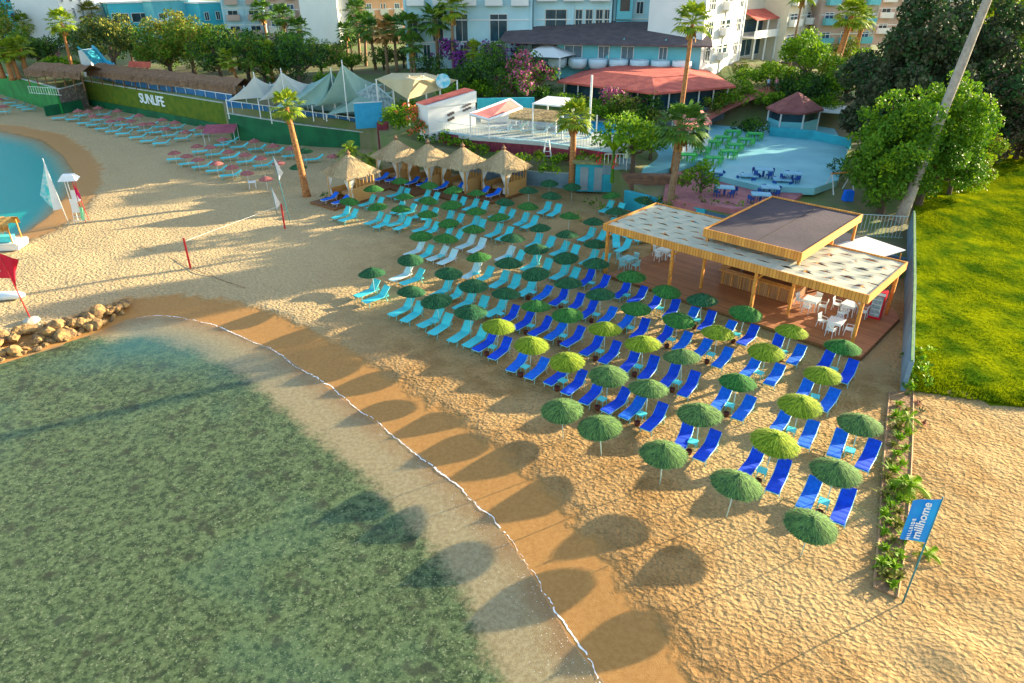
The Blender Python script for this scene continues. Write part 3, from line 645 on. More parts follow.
# maroon wall of the pool deck and railing
mA = G(446, 141); mB_ = G(530, 156.5); mC = G(611, 167)
mpts = [W(425, 130, 4.25), W(470, 137, 4.25), W(540, 142.5, 4.25), W(612, 153, 4.25)]
for p in mpts: p.z = 2.6
wallseg('maroon_wall', mpts, [4.25, 4.25, 4.25, 4.25], maroon, 'maroon retaining wall holding up the pool deck', cap=True, capm=M('pale_blue_coping', (.3, .5, .55), None, 1, .6), base=2.0)
def railing(name, pts, h, mat, label, step=.35, group=None):
    r = empty(name, pts[0], 0, label, 'railing', group); o = Vector(pts[0])
    b = MB(); b.tube([p-o+Vector((0, 0, h)) for p in pts], .035, 5); b.tube([p-o+Vector((0, 0, .12)) for p in pts], .025, 4); b.build('rail', mat, r)
    b = MB()
    for i in range(len(pts)-1):
        L_ = (pts[i+1]-pts[i]).length; k = int(L_/step)
        for j in range(k):
            p = pts[i].lerp(pts[i+1], j/k)-o; b.box((p.x, p.y, h/2), (.035, .035, h))
    b.build('balusters', mat, r)
    return r
paleb = M('pale_blue_paint', (.45, .62, .66), (.38, .55, .6), 1, .5)
railing('pool_railing', [Vector((p.x, p.y+.1, 4.38)) for p in mpts], 1.15, paleb, 'pale blue picket railing round the pool deck above the maroon wall')
# pool deck slab, pool
def slabobj(name, pix, z, t, mat, kind='structure'):
    poly = [W(x, y, z) for x, y in pix]; b = MB(); b.slab(poly, t); return tag(b.build(name, mat), kind=kind)
deckp = M('pale_paving', (.42, .46, .42), (.34, .38, .36), .6, .8)
slabobj('pool_deck', [(426, 129), (470, 136.6), (540, 142), (611, 152), (640, 140), (628, 118), (560, 108), (470, 108), (432, 118)], 4.32, .4, deckp)
slabobj('swimming_pool', [(585, 131), (632, 137), (634, 126), (592, 121)], 4.36, .1, M('pool_water', (.02, .32, .5), (.02, .26, .45), 2, .1))
# terraces right of centre
turqp = M('turquoise_paving', (.20, .50, .54), (.15, .42, .47), .35, .55)
slabobj('dining_terrace', [(640, 176), (700, 160), (716, 175), (760, 186), (815, 188), (838, 180), (848, 150), (830, 122), (745, 128), (690, 122), (655, 140)], 2.8, .7, turqp)
brickp = M('pink_brick_paving', (.40, .16, .16), (.30, .11, .12), 1.2, .85, bump=.01, bscale=8)
slabobj('brick_terrace', [(663, 198), (735, 209), (790, 204), (806, 190), (770, 183), (710, 170), (668, 172)], 2.25, .8, brickp)
b = MB(); pts = [W(690, 128, 3.3), W(705, 118, 4), W(725, 108, 4.8), W(745, 100, 5.5), W(775, 90, 6.3), W(800, 78, 6.9)]
vs = []
for i, p in enumerate(pts):
    d = (pts[min(i+1, 5)]-pts[max(i-1, 0)]).normalized(); nr = Vector((-d.y, d.x, 0)); vs += [p+nr*1.4+Vector((0, 0, .25)), p-nr*1.4+Vector((0, 0, .25))]
b.add(vs, [(2*i, 2*i+1, 2*i+3, 2*i+2) for i in range(5)]); tag(b.build('path', M('red_path', (.42, .13, .09), (.33, .10, .07), 1, .8)), kind='structure')
# steps beside the palm
r = empty('garden_steps', W(662, 180, 1.6), 0, 'brown stepped timber terraces climbing left of the brick terrace', 'steps')
for i in range(6):
    b = MB(); p = W(640-2*i, 192-3.2*i, 1.3+.32*i)-W(662, 180, 1.6); b.box((p.x+2.5, p.y, p.z), (6.5, 1.0, .3), -.12); b.build('step', M('step_brown', (.22, .11, .06), (.13, .07, .05), 2, .85), r)

# ------------------------------------------------------------------ bar pavilion
PO = AB(-29, 42.2, 0); PR_ = TH
def pv(a, b): return (a+29, b-42.2)          # local coordinates in the pavilion
deckm = planks('deck_boards', (.46, .17, .05), (.30, .10, .03), 0.0, .16)
fasc = planks('fascia_boards', (.76, .33, .05), (.54, .21, .03), math.pi/2, .22)
r = empty('deck_platform', PO, PR_, 'reddish brown timber deck under the bar pergola', 'deck')
b = MB(); b.slab([(0, 0, .28), (19.4, 0, .28), (19.4, 7.5, .28), (14.5, 15, .28), (0, 15, .28)], .1); b.build('deck_boards', deckm, r)
b = MB(); b.box((9.7, .02, .08), (19.4, .06, .2)); b.build('front_fascia', wooddk, r)
b = MB(); b.box((19.42, 3.8, .08), (.06, 7.4, .2)); b.build('side_fascia', wooddk, r)
pav = empty('bar_pergola', PO, PR_, 'large timber pergola with pale woven cloth strips and raised dark roof', 'pergola')
x0, x1, y0, y1, zt = -1.0, 18.8, .5, 7.9, 4.15
bowr = random.Random(4)
for (cx_, cy_, lx, ly) in (((x0+x1)/2, y0, x1-x0+.1, .08), ((x0+x1)/2, y1, x1-x0+.1, .08), (x0, (y0+y1)/2, .08, y1-y0-.1), (x1, (y0+y1)/2, .08, y1-y0-.1)):
    b = MB(); b.box((cx_, cy_, zt-.28), (lx, ly, .58)); f_ = b.build('fascia', fasc, pav)
for x, y in ((x0+.25, y0+.25), (5.1, y0+.25), (11.6, y0+.25), (x1-.3, y0+.25), (x1-.3, y1-.3), (x0+.25, y1-.3), (6, y1-.3), (12.4, y1-.3)):
    b = MB(); b.box((x, y, 1.95), (.2, .2, 3.9)); b.build('post', wood, pav)
    b = MB(); b.tube([(x, y, 3.0), (x+(.7 if x < 18 else -.7), y, 3.75)], .06, 4); b.build('brace', wood, pav)
for i in range(11):
    x = x0+.9+i*1.8; b = MB(); b.box((x, (y0+y1)/2, zt-.2), (.09, y1-y0-.12, .2)); b.build('beam', wood, pav)
clothm = M('pale_canvas', (.70, .66, .47), (.56, .56, .42), 1.2, .85, trans=.25)
nst = 7; wst = (y1-y0-.3)/nst
def slit(e, x):                           # opening of the slit along seam e at x
    if e <= 0 or e >= nst: return 0.0
    k = ((x-x0)/1.55+.5*(e % 2)+.07*math.sin(e*5.0+x)) % 1.0
    return max(0.0, 1-abs(k-.5)/.40)**.8*(.42+.14*math.sin(e*3.1+int((x-x0)/1.55)*1.9))
for i in range(nst):                      # strips of canvas; seams part between the fixings so that slits open
    b = MB(); vs = []; N_ = 130; ya = y0+.15+wst*i; yb = ya+wst
    for j in range(N_+1):
        x = x0+.1+(x1-x0-.2)*j/N_; z = zt-.09-.05*math.sin(math.pi*(((x-x0-.9)/1.8) % 1))+.004*i
        oa, ob = slit(i, x), slit(i+1, x)
        vs += [(x, ya-.02+oa*.9, z+.012-oa*.12), (x, (ya+yb)/2, z), (x, yb+.02-ob*.35, z+.018+ob*.10)]
    b.add(vs, [(3*j+k, 3*j+3+k, 3*j+4+k, 3*j+1+k) for j in range(N_) for k in (0, 1)]); b.build('cloth_strip', clothm, pav)
# raised dark roof
X0, X1, Y0, Y1, ZT = 6.5, 13.7, 2.4, 13.6, 5.0
b = MB(); b.box(((X0+X1)/2, (Y0+Y1)/2, ZT-.12), (X1-X0-.1, Y1-Y0-.1, .08)); b.build('roof_panel', M('dark_roof_felt', (.075, .055, .065), (.045, .035, .045), .35, .85, bump=.02, bscale=6), pav)
b = MB(); b.box(((X0+X1)/2+.3, (Y0+Y1)/2, ZT-.06), (.06, Y1-Y0-.2, .03)); b.build('roof_seam', M('roof_seam', (.03, .025, .03), None, 1, .8), pav)
for (cx_, cy_, lx, ly) in (((X0+X1)/2, Y0, X1-X0+.1, .08), ((X0+X1)/2, Y1, X1-X0+.1, .08), (X0, (Y0+Y1)/2, .08, Y1-Y0-.1), (X1, (Y0+Y1)/2, .08, Y1-Y0-.1)):
    b = MB(); b.box((cx_, cy_, ZT-.27), (lx, ly, .62)); b.build('roof_fascia', fasc, pav)
for x, y in ((X0+.2, Y1-.2), (X1-.2, Y1-.2), (X0+.2, Y0+.3), (X1-.2, Y0+.3), (X1-.2, 8.6)):
    b = MB(); b.box((x, y, 2.35), (.18, .18, 4.7)); b.build('post', wood, pav)
# bar counter, its U shape opening to the back
cnt = empty('bar_counter', PO+Vector((0, 0, .28)), PR_, 'slatted wooden bar counter under the pergola roof', 'bar counter')
cm_ = planks('counter_boards', (.42, .19, .06), (.26, .11, .035), 0.0, .13)
cmx = planks('counter_slats', (.42, .19, .06), (.26, .11, .035), math.pi/2, .14)
for nm, c, d in (('front_panel', (10.1, 4.6, .55), (5.6, .12, 1.1)), ('side_panel', (7.3, 6.4, .55), (.12, 3.4, 1.1)), ('side_panel', (12.9, 6.0, .55), (.12, 2.6, 1.1))):
    b = MB(); b.box(c, d); b.build(nm, cmx if nm[0] == 'f' else cm_, cnt)
for c, d in (((10.1, 4.62, 1.13), (5.9, .6, .06)), ((7.32, 6.5, 1.135), (.5, 3.2, .05)), ((12.9, 6.2, 1.135), (.5, 2.4, .05))):
    b = MB(); b.box(c, d); b.build('counter_top', wood, cnt)
for i in range(8):
    b = MB(); b.box((7.5+i*.74, 4.5, .55), (.07, .06, 1.06)); b.build('batten', wood, cnt)
bb = empty('back_shelf', PO+Vector((0, 0, .28)), PR_, 'dark wooden wall and shelves at the back of the bar', 'shelf unit')
b = MB(); b.box((10.2, 9.4, 1.25), (6.6, .15, 2.5)); b.build('back_panel', planks('back_boards', (.26, .10, .04), (.16, .06, .025), math.pi/2, .2), bb)
for z in (1.0, 1.5, 2.0):
    b = MB(); b.box((10.2, 9.15, z), (5.6, .35, .05)); b.build('shelf', wooddk, bb)
b = MB(); b.box((0, 0, .0), (.9, .7, .9)); o = b.build('white_cooler_box', white); o.location = PO+Matrix.Rotation(PR_, 3, 'Z') @ Vector((7.0, 8.2, .75)); o.rotation_euler = (0, 0, PR_); tag(o, 'white chest cooler at the left end of the bar', 'cooler')
# tables and chairs
def din_table(nm, mat, topm, leg=True, w_=.9):
    r = empty(nm, (0, 0, -50), 0, 'x', 'table', 'x'); b = MB(); b.box((0, 0, .74), (w_, w_, .04)); b.build('tabletop', topm, r)
    b = MB(); b.box((0, 0, .64), (w_*.86, w_*.86, .15)); b.build('apron', mat, r)
    for sx in (-1, 1):
        for sy in (-1, 1): b = MB(); b.tube([(sx*w_*.4, sy*w_*.4, .72), (sx*w_*.44, sy*w_*.44, 0)], .03, 5); b.build('leg', mat, r)
    return Proto(r)
def din_chair(nm, mat, parts=True):
    r = empty(nm, (0, 0, -50), 0, 'x', 'chair', 'x')
    b = MB(); b.box((0, 0, .44), (.46, .46, .04)); b.build('seat', mat, r)
    b = MB(); m_ = Matrix.Translation((-.23, 0, .66)) @ Matrix.Rotation(-.18, 4, 'Y')
    for y in (-.18, -.09, 0, .09, .18): b.box((0, y, 0), (.03, .05, .42), m=m_)
    b.box((0, 0, .21), (.04, .46, .08), m=m_); b.build('backrest', mat, r)
    for sy in (-1, 1):
        b = MB(); b.tube([(-.22, sy*.23, .64), (.18, sy*.24, .64), (.2, sy*.24, .44)], .02, 5); b.build('armrest', mat, r)
        for sx in (-1, 1): b = MB(); b.tube([(sx*.2, sy*.2, .43), (sx*.24, sy*.23, 0)], .022, 5); b.build('leg', mat, r)
    return Proto(r)
plw = M('white_plastic', (.74, .78, .76), (.66, .72, .72), 2, .4)
plt = M('aqua_plastic', (.30, .62, .62), (.2, .52, .55), 2, .4)
DT = din_table('dining_table', plw, plw); DTt = din_table('dining_table', plt, plt)
DC = din_chair('plastic_chair', plw); DCt = din_chair('plastic_chair', plt)
for i, (px, py, isT, nm) in enumerate([(628, 267, 1, 'front left one under the pergola'), (664, 258, 0, 'behind the second post'), (810, 309, 0, 'left of the three at the right end'), (848, 314, 0, 'nearest the red fridge'), (834, 331, 0, 'nearest the front right post')]):
    v = W(px, py, .28); T_, C_ = (DTt, DCt) if isT else (DT, DC); col = 'aqua' if isT else 'white'; a0_ = PR_+R.uniform(-.1, .1)
    t_ = T_.put(v, a0_, '%s plastic table, the %s' % (col, nm), 1.08); t_['group'] = 'plastic tables under the pergola'
    for k in range(4):
        a = a0_+k*math.pi/2+R.uniform(-.2, .2); d = .78+R.uniform(0, .15); c = C_.put((v.x+d*math.cos(a), v.y+d*math.sin(a), .285), a+math.pi+R.uniform(-.25, .25)+0, '%s slatted chair, %s side of table %s' % (col, ['right', 'far', 'left', 'near'][k], nm), 1.05)
        c['group'] = 'plastic chairs under the pergola'; c.rotation_euler = (0, 0, a+math.pi+R.uniform(-.2, .2))
# fridge
v = W(874, 317, .28); fr_ = empty('drinks_fridge', v, PR_+.12, 'red framed upright drinks fridge at the right end of the deck', 'fridge')
redm = M('red_gloss', (.62, .015, .03), (.5, .01, .02), 1, .3)
b = MB(); b.box((0, .0, 1.0), (.85, .7, 2.0)); b.build('body', redm, fr_)
b = MB(); b.box((0, -.37, .95), (.66, .04, 1.5)); dr = b.build('door', M('fridge_glass', (.35, .42, .42), (.2, .28, .3), 6, .15), fr_)
b = MB(); b.box((.28, -.42, .95), (.04, .05, .7)); b.build('handle', steel, dr)
b = MB(); b.box((0, -.365, 1.86), (.8, .03, .2)); b.build('header_panel', white, fr_)
for z in (.4, .75, 1.1, 1.45): b = MB(); b.box((0, -.395, z), (.6, .02, .03)); b.build('shelf', white, dr)
# canvas shelter and fence at the right end
v = AB(-17.0, 50.9, 0)
r = empty('white_canopy', v, PR_, 'white flat canvas canopy between the pergola and the picket fence', 'canopy')
b = MB(); b.slab([(-.2, .6, 2.7), (3.2, .2, 2.6), (5.2, 5.4, 2.9), (2.0, 6.2, 3.0)], .06); b.build('canvas', M('white_canvas', (.80, .78, .74), (.7, .7, .68), 1, .8), r)
b = MB(); b.slab([(-2.3, 1.4, 2.55), (-.25, .8, 2.55), (1.9, 6.3, 2.85), (-1.2, 6.8, 2.8)], .05); b.build('dark_tarpaulin', M('dark_tarp', (.05, .06, .09), (.035, .04, .06), 1, .7), r)
for x, y in ((0, .8), (3, .5), (5, 5.2), (2, 6)): b = MB(); b.tube([(x, y, -.1), (x, y, 2.6)], .05, 5); b.build('leg', wood, r)
fa = W(858, 236, 1.0); fb = W(908, 243, 1.0)
railing('picket_fence', [Vector((fa.x-.6, fa.y, 1.0)), Vector((fb.x, fb.y+1.0, 1.0))], 2.0, M('pale_green_steel', (.4, .52, .48), None, 1, .5), 'pale steel picket fence under the tall leaning palm', step=.28)

# ------------------------------------------------------------------ grass lot on the right
LP0 = W(911, 389, 0); LE = Vector((.955, -.30)); LD = Vector((.452, .892))
av = np.arange(0, 120, .8); bv = np.concatenate([np.arange(0, 80, .8), np.arange(80, 400, 8)])
gA, gB = np.meshgrid(av, bv)
fb_ = (.45*np.sin(gA*.9)+.35*np.sin(gA*2.3+1)+.25*np.sin(gA*4.1))*np.exp(-gB/6)
gX = LP0.x+gA*LE.x+(gB+fb_)*LD.x; gY = LP0.y+gA*LE.y+(gB+fb_)*LD.y
gZ = gz(gX, gY)+.04; gZ = gZ*np.clip(gB/3, 0, 1)+.015+.10*np.clip(gB/1.5, 0, 1)
na = len(av); ii = np.arange(gA.size).reshape(gA.shape)
gm = bpy.data.meshes.new('grass_lot'); gm.from_pydata(np.stack([gX.ravel(), gY.ravel(), gZ.ravel()], 1).tolist(), [], np.stack([ii[:-1, :-1].ravel(), ii[:-1, 1:].ravel(), ii[1:, 1:].ravel(), ii[1:, :-1].ravel()], 1).tolist()); gm.update()
lime = M('meadow_grass', (.20, .23, .003), (.05, .10, .004), .45, .95, spec=.0, bump=.1, bscale=2.5)
gm.materials.append(lime); o = bpy.data.objects.new('grass_lot', gm); COL.objects.link(o); tag(o, kind='structure')
rn = np.random.RandomState(4); nB = 170000
ta = 34*rn.rand(nB)**1.2; tb = -.3+62*rn.rand(nB)**1.5
den = np.sin(ta*.8+tb*.3)*np.sin(tb*.55-ta*.2)+.4*np.sin(ta*2.1)*np.sin(tb*1.7); keep = rn.rand(nB) < .55+.45*den; ta = ta[keep]; tb = tb[keep]; nB = len(ta)
tX = LP0.x+ta*LE.x+tb*LD.x; tY = LP0.y+ta*LE.y+tb*LD.y; tZ = gz(tX, tY)*np.clip(tb/3, 0, 1)+.04
an = rn.rand(nB)*6.28; hh = .10+.17*rn.rand(nB); ww = .03+.04*rn.rand(nB); lx = .12*rn.randn(nB); ly = .12*rn.randn(nB)
V0 = np.stack([tX-ww*np.cos(an), tY-ww*np.sin(an), tZ], 1); V1 = np.stack([tX+ww*np.cos(an), tY+ww*np.sin(an), tZ], 1); V2 = np.stack([tX+lx, tY+ly, tZ+hh], 1)
gm = bpy.data.meshes.new('tall_grass'); gm.from_pydata(np.stack([V0, V1, V2], 1).reshape(-1, 3).tolist(), [], np.arange(nB*3).reshape(-1, 3).tolist()); gm.update()
gm.materials.append(M('grass_blades', (.26, .30, .003), (.06, .12, .004), .45, .9, spec=.0, trans=.3)); o = bpy.data.objects.new('tall_grass', gm); COL.objects.link(o)
tag(o, 'yellow green grass covering the lot right of the boundary wall', 'grass', None, 'stuff')
# boundary wall along the lot
bw = [W(900, 391), W(902, 350), W(904, 310), W(904.5, 275), W(905, 238)]
wallseg('boundary_wall', bw, [2.0, 2.1, 2.2, 2.3, 2.5], M('blue_grey_wall', (.20, .30, .38), (.13, .20, .26), .5, .8), 'blue grey boundary wall with mossy green top beside the grass', cap=True, capm=M('moss_top', (.16, .30, .10), (.10, .2, .07), 2, .9), t=-.25)
# kerbs and bed of the planting strip
kl = [W(889, 393), W(884, 450), (W(879, 530)), W(874, 588)]; kr = [W(913, 391), W(912, 440), W(909, 500), W(903, 560), W(897, 598)]
poly = [(p.x, p.y) for p in kl]+[(p.x, p.y) for p in kr[::-1]]
b = MB(); b.prism(poly, -.1, .05); tag(b.build('planting_bed', M('bed_soil', (.34, .20, .09), (.18, .10, .05), 2.5, .95, bump=.1, bscale=5)), kind='structure')
for pts, nm in ((kl, 'left'), (kr, 'right')):
    b = MB()
    for i in range(len(pts)-1):
        b.tube([pts[i]+Vector((0, 0, .05)), pts[i+1]+Vector((0, 0, .05))], .055, 4)
    tag(b.build('timber_edging', M('edging_timber', (.40, .24, .13), (.26, .15, .08), 2, .9)), 'low timber edging along the %s side of the planting bed' % nm, 'edging')

# ------------------------------------------------------------------ hotels and buildings behind
def building(name, p0, p1, h, depth, mat, label, cat='building', rows=(), winmat=None, framem=None, parts=None, roof=None, group=None):
    """p0/p1 ground points of the facade seen left to right. rows: (z, height, [(u0,u1,kind)...])"""
    d = Vector((p1.x-p0.x, p1.y-p0.y, 0)); L_ = d.length; r = empty(name, (p0.x, p0.y, min(p0.z, p1.z)-1.0), math.atan2(d.y, d.x), label, cat, group)
    b = MB(); b.box((L_/2, depth/2, (h+1)/2), (L_, depth, h+1)); b.build('wall', mat, r)
    if roof: b = MB(); b.box((L_/2, depth/2, h+1.15), (L_+.5, depth+.5, .3)); b.build('parapet', roof, r)
    winmat = winmat or glass; framem = framem or white
    if h > 15:
        b = MB()
        for k in range(1, int(h/3.3)): b.box((L_/2, -.04, 1+k*3.3-.3), (L_, .12, .16))
        b.build('floor_band', white if mat is not whitep else cream, r)
        b = MB(); npl = max(2, int(L_/7))
        for k in range(npl+1): b.box((.25+(L_-.5)*k/npl, -.09, (h+1)/2), (.34, .16, h+1))
        b.build('pilaster', mat, r)
    for (z, hh, lst) in rows:
        z += 1.0
        for (u0, u1, kind) in lst:
            x0_, x1_ = u0*L_, u1*L_; xm = (x0_+x1_)/2; wd = x1_-x0_
            if kind in ('w', 'wb', 'door'):
                b = MB(); b.box((xm, -.03, z+hh/2), (wd, .1, hh)); wn_ = b.build('window', winmat, r)
                fb_ = MB(); t = .1
                fb_.box((xm, -.10, z+hh+t/2), (wd+2*t, .12, t)); fb_.box((xm, -.12, z-t/2), (wd+2*t, .2, t))
                for x in (x0_-t/2, x1_+t/2, xm): fb_.box((x, -.10, z+hh/2), (t if x != xm else .06, .12, hh-.01))
                fb_.build('frame', framem, wn_)
            if kind == 'arch':
                n = 10; b = MB(); pl = [(x0_, z), (x1_, z)]+[(xm+wd/2*math.cos(math.pi*k/n), z+hh-wd/2+wd/2*math.sin(math.pi*k/n)) for k in range(n+1)]
                vs = [(x, -.05, zz) for x, zz in pl]+[(x, .05, zz) for x, zz in pl]; m_ = len(pl)
                b.add(vs, [tuple(range(m_)), tuple(range(m_, 2*m_))[::-1]]+[(i, m_+i, m_+(i+1) % m_, (i+1) % m_) for i in range(m_)]); b.build('window', winmat, r)
                b = MB(); b.box((xm, -.45, z+.05), (wd+.8, .9, .14)); b.box((xm, -.85, z+.5), (wd+.8, .08, .9)); b.build('balcony', mat, r)
            if kind in ('wb',):
                b = MB(); b.box((xm, -.62, z-.12), (wd+.7, 1.1, .16)); b.box((xm, -1.14, z+.45), (wd+.7, .07, 1.0)); b.box((xm-wd/2-.32, -.62, z+.45), (.07, 1.0, 1.0)); b.box((xm+wd/2+.32, -.62, z+.45), (.07, 1.0, 1.0)); b.build('balcony', parts or mat, r)
            if kind == 'bay':
                b = MB(); b.box((xm, -.7, z+hh/2), (wd, 1.4, hh)); by_ = b.build('bay', parts or mat, r)
                b = MB(); b.box((xm, -1.42, z+hh*.62), (wd*.62, .06, hh*.5)); b.build('window', winmat, by_)
    return r
tqh = M('hotel_turquoise', (.08, .50, .58), (.06, .42, .52), .3, .8)
palew = M('hotel_white_shaded', (.46, .70, .74), (.40, .62, .68), .3, .8)  # white walls with the blue sky shade painted into the colour
cream = M('hotel_cream', (.62, .58, .47), (.55, .52, .42), .3, .8)
pink = M('hotel_pink', (.55, .40, .33), (.48, .35, .29), .3, .8)
peach = M('hotel_peach', (.70, .38, .22), (.62, .32, .18), .3, .8)
whitep = M('hotel_white', (.74, .74, .70), (.68, .69, .66), .3, .8)
ltq = M('hotel_light_turquoise', (.16, .52, .58), (.13, .46, .52), .4, .7)
redroof = M('terracotta_roof', (.56, .13, .09), (.40, .08, .06), .8, .85, bump=.05, bscale=4)
greyroof = M('brown_grey_roof', (.13, .10, .10), (.09, .07, .075), .8, .85, bump=.05, bscale=4)
def cols(n, f=.55, kind='w', a=0.0, b=1.0): return [(a+(i+.5-f/2)*(b-a)/n, a+(i+.5+f/2)*(b-a)/n, kind) for i in range(n)]
def st(n, z0, dz, hh, c): return [(z0+i*dz, hh, c) for i in range(n)]
building('hotel_building', W(8, 44, 8), W(70, 43, 8), 20, 12, tqh, 'turquoise hotel block with rows of arched windows, top left', rows=st(5, .8, 3.1, 1.9, cols(7, .42, 'arch')), winmat=M('purple_glass', (.06, .05, .12), (.03, .03, .08), 1, .3))
building('hotel_building', W(69, 45, 8), W(122, 37.5, 8), 20, 10, whitep, 'sunlit white hotel wing right of the arched turquoise block', rows=st(4, 1.5, 3.2, 2.0, cols(4, .25, 'w', 0, .6)))
building('villa', W(116, 41, 8), W(158, 39, 8), 7.3, 9, tqh, 'low turquoise villa with long dark window band', rows=[(3.6, 1.7, [(.05, .42, 'w'), (.5, .92, 'w')])], parts=tqh, roof=white)
building('villa', W(160, 40, 8), W(205, 36, 8), 7.6, 9, ltq, 'white and pale turquoise villa with balconies behind the big tree', rows=[(3.4, 1.8, cols(3, .5, 'wb'))], parts=whitep, roof=white)
building('villa', W(205, 38, 8), W(227, 36, 8), 7.0, 8, tqh, 'small bright turquoise villa with white scalloped parapet', rows=[(3.6, 1.6, cols(2, .35))], roof=white)
building('hotel_building', W(227, 40, 8), W(268, 39, 8), 20, 12, palew, 'blue-shaded pale apartment block with stacked balconies, top left', rows=st(5, 1, 3.1, 1.7, cols(2, .45, 'wb')), parts=pink)
building('hotel_building', W(269, 42, 8), W(339, 42, 8), 20, 12, pink, 'pinkish hotel with balconies between the pale blocks', rows=st(5, 2, 3.2, 2.0, cols(4, .36, 'wb')), winmat=M('blue_glass', (.05, .11, .2), (.03, .07, .15), 1, .2), parts=cream)
building('hotel_building', W(340, 44, 8), W(364, 38.5, 8), 20, 8, whitep, 'plain sunlit white gable end between the pink and peach hotels')
building('hotel_building', W(365, 42, 8), W(406, 40.5, 8), 20, 12, peach, 'peach orange hotel with ornate balconies', rows=st(5, 2.2, 3.2, 1.9, cols(3, .3, 'wb')), parts=cream)
dg = M('tall_dark_glass', (.03, .09, .12), (.015, .05, .07), .6, .12)
zb = 8.2
building('hotel_building', W(407, 62, zb), W(532, 62, zb), 24, 14, palew, 'blue-shaded white main hotel wing with tall dark windows behind palms', rows=[(.4, 2.2, [(.04, .09, 'w'), (.14, .19, 'w'), (.24, .29, 'w'), (.35, .4, 'w'), (.43, .48, 'w'), (.52, .57, 'w'), (.62, .76, 'w')]), (3.2, 3.9, [(.03, .10, 'w'), (.22, .30, 'w'), (.40, .50, 'w'), (.67, .80, 'w')]), (8.6, 3.0, cols(5, .5, 'wb')), (12.4, 3.0, cols(5, .5, 'wb'))], winmat=dg, parts=whitep)
building('hotel_building', W(532.5, 61, zb), W(609, 61, zb), 24, 14, palew, 'central hotel wing with one wide and four narrow dark windows', rows=[(3.4, 4.3, [(.16, .42, 'w'), (.54, .62, 'w'), (.67, .75, 'w'), (.80, .88, 'w'), (.91, .98, 'w')]), (9.2, 3.0, cols(3, .6, 'wb'))], winmat=dg, framem=cream, parts=whitep)
building('hotel_building', W(610, 60, zb), W(697, 60, zb), 24, 14, palew, 'hotel wing with turquoise projecting bays behind the brown roof', rows=[x for i in range(5) for x in ((2.8+3.5*i, 3.3, [(.03, .20, 'bay'), (.42, .60, 'bay')]), (3.6+3.5*i, 1.7, [(.26, .33, 'w'), (.70, .78, 'w'), (.84, .92, 'w')]))], parts=ltq)
building('hotel_building', W(697, 73, 7.6), W(738, 62.5, 7.6), 26, 9, whitep, 'narrow sunlit white hotel tower with stacked balconies', rows=st(7, 1.5, 3.6, 1.9, [(.12, .22, 'w'), (.42, .62, 'wb'), (.82, .9, 'w')]))
r = building('hotel_building', W(735, 58, 8), W(779, 51, 8), 24, 10, cream, 'blank cream hotel facade above a red awning and white balcony', rows=[(.2, 2.6, [(.06, .3, 'w'), (.38, .62, 'w'), (.7, .94, 'w')])], winmat=dg)
L_ = (W(779, 51, 8)-W(735, 58, 8)).length
b = MB(); b.add([(0, 0, 8.6), (L_, 0, 8.6), (L_, -3, 7.2), (0, -3, 7.2), (0, 0, 8.45), (L_, 0, 8.45), (L_, -3, 7.05), (0, -3, 7.05)], [(0, 3, 2, 1), (4, 5, 6, 7), (0, 1, 5, 4), (1, 2, 6, 5), (2, 3, 7, 6), (3, 0, 4, 7)]); b.build('awning', redroof, r)
b = MB(); b.box((L_/2, -.06, 6.0), (L_*.94, .08, 2.0)); b.build('window_band', dg, r)
b = MB(); b.box((L_/2, -1.6, 4.4), (L_+.4, 3.2, .3)); b.box((L_/2, -3.1, 5.0), (L_+.4, .12, .9)); b.build('balcony', white, r)
for i in range(5): b = MB(); b.tube([(L_*(.04+.23*i), -2.9, .5), (L_*(.04+.23*i), -2.9, 7.1)], .16, 6); b.build('column', white, r)
building('hotel_building', W(780, 56, 8), W(812, 49, 8), 24, 10, cream, 'cream hotel wing with small pale balconies right of the blank facade', rows=st(6, 1.5, 3.4, 1.8, [(.1, .3, 'wb'), (.6, .85, 'wb')]), parts=whitep)
building('hotel_building', W(812, 52, 8), W(870, 50, 8), 24, 10, pink, 'pale apartment block at top right behind the round tree', rows=st(6, 1.5, 3.3, 1.8, cols(3, .4, 'wb')), parts=ltq, winmat=M('blue_glass', (.05, .11, .2)))
building('hotel_building', W(870, 40, 8), W(960, 38, 8), 18, 10, pink, 'distant pink and white apartment block beyond the dark pine', rows=st(5, 1.5, 3.1, 1.7, cols(5, .45, 'wb')), parts=whitep)
# ground floor skirt roof and lower wing with planters
p0, p1 = W(556, 74, 7), W(698, 78, 7)
r = building('hotel_annex', p0, p1, 4.6, 12, ltq, 'low turquoise annex with big white planters above the red roof', rows=[(1.3, 2.9, [(.06, .18, 'w'), (.30, .37, 'w'), (.46, .54, 'w'), (.72, .77, 'w')])], cat='annex', winmat=M('grey_glass', (.12, .2, .24), (.08, .14, .18), 1, .2))
d = Vector((p1.x-p0.x, p1.y-p0.y, 0)); L_ = d.length
b = MB(); b.add([(-9, -1.6, 5.7), (L_+1.5, -1.6, 5.7), (L_+1, 9, 8.2), (-9, 9, 8.2), (-9, -1.6, 5.45), (L_+1.5, -1.6, 5.45), (L_+1, 9, 7.95), (-9, 9, 7.95)], [(0, 1, 2, 3), (7, 6, 5, 4), (4, 5, 1, 0), (5, 6, 2, 1), (6, 7, 3, 2), (7, 4, 0, 3)]); b.build('skirt_roof', greyroof, r)
inv = r.matrix_world
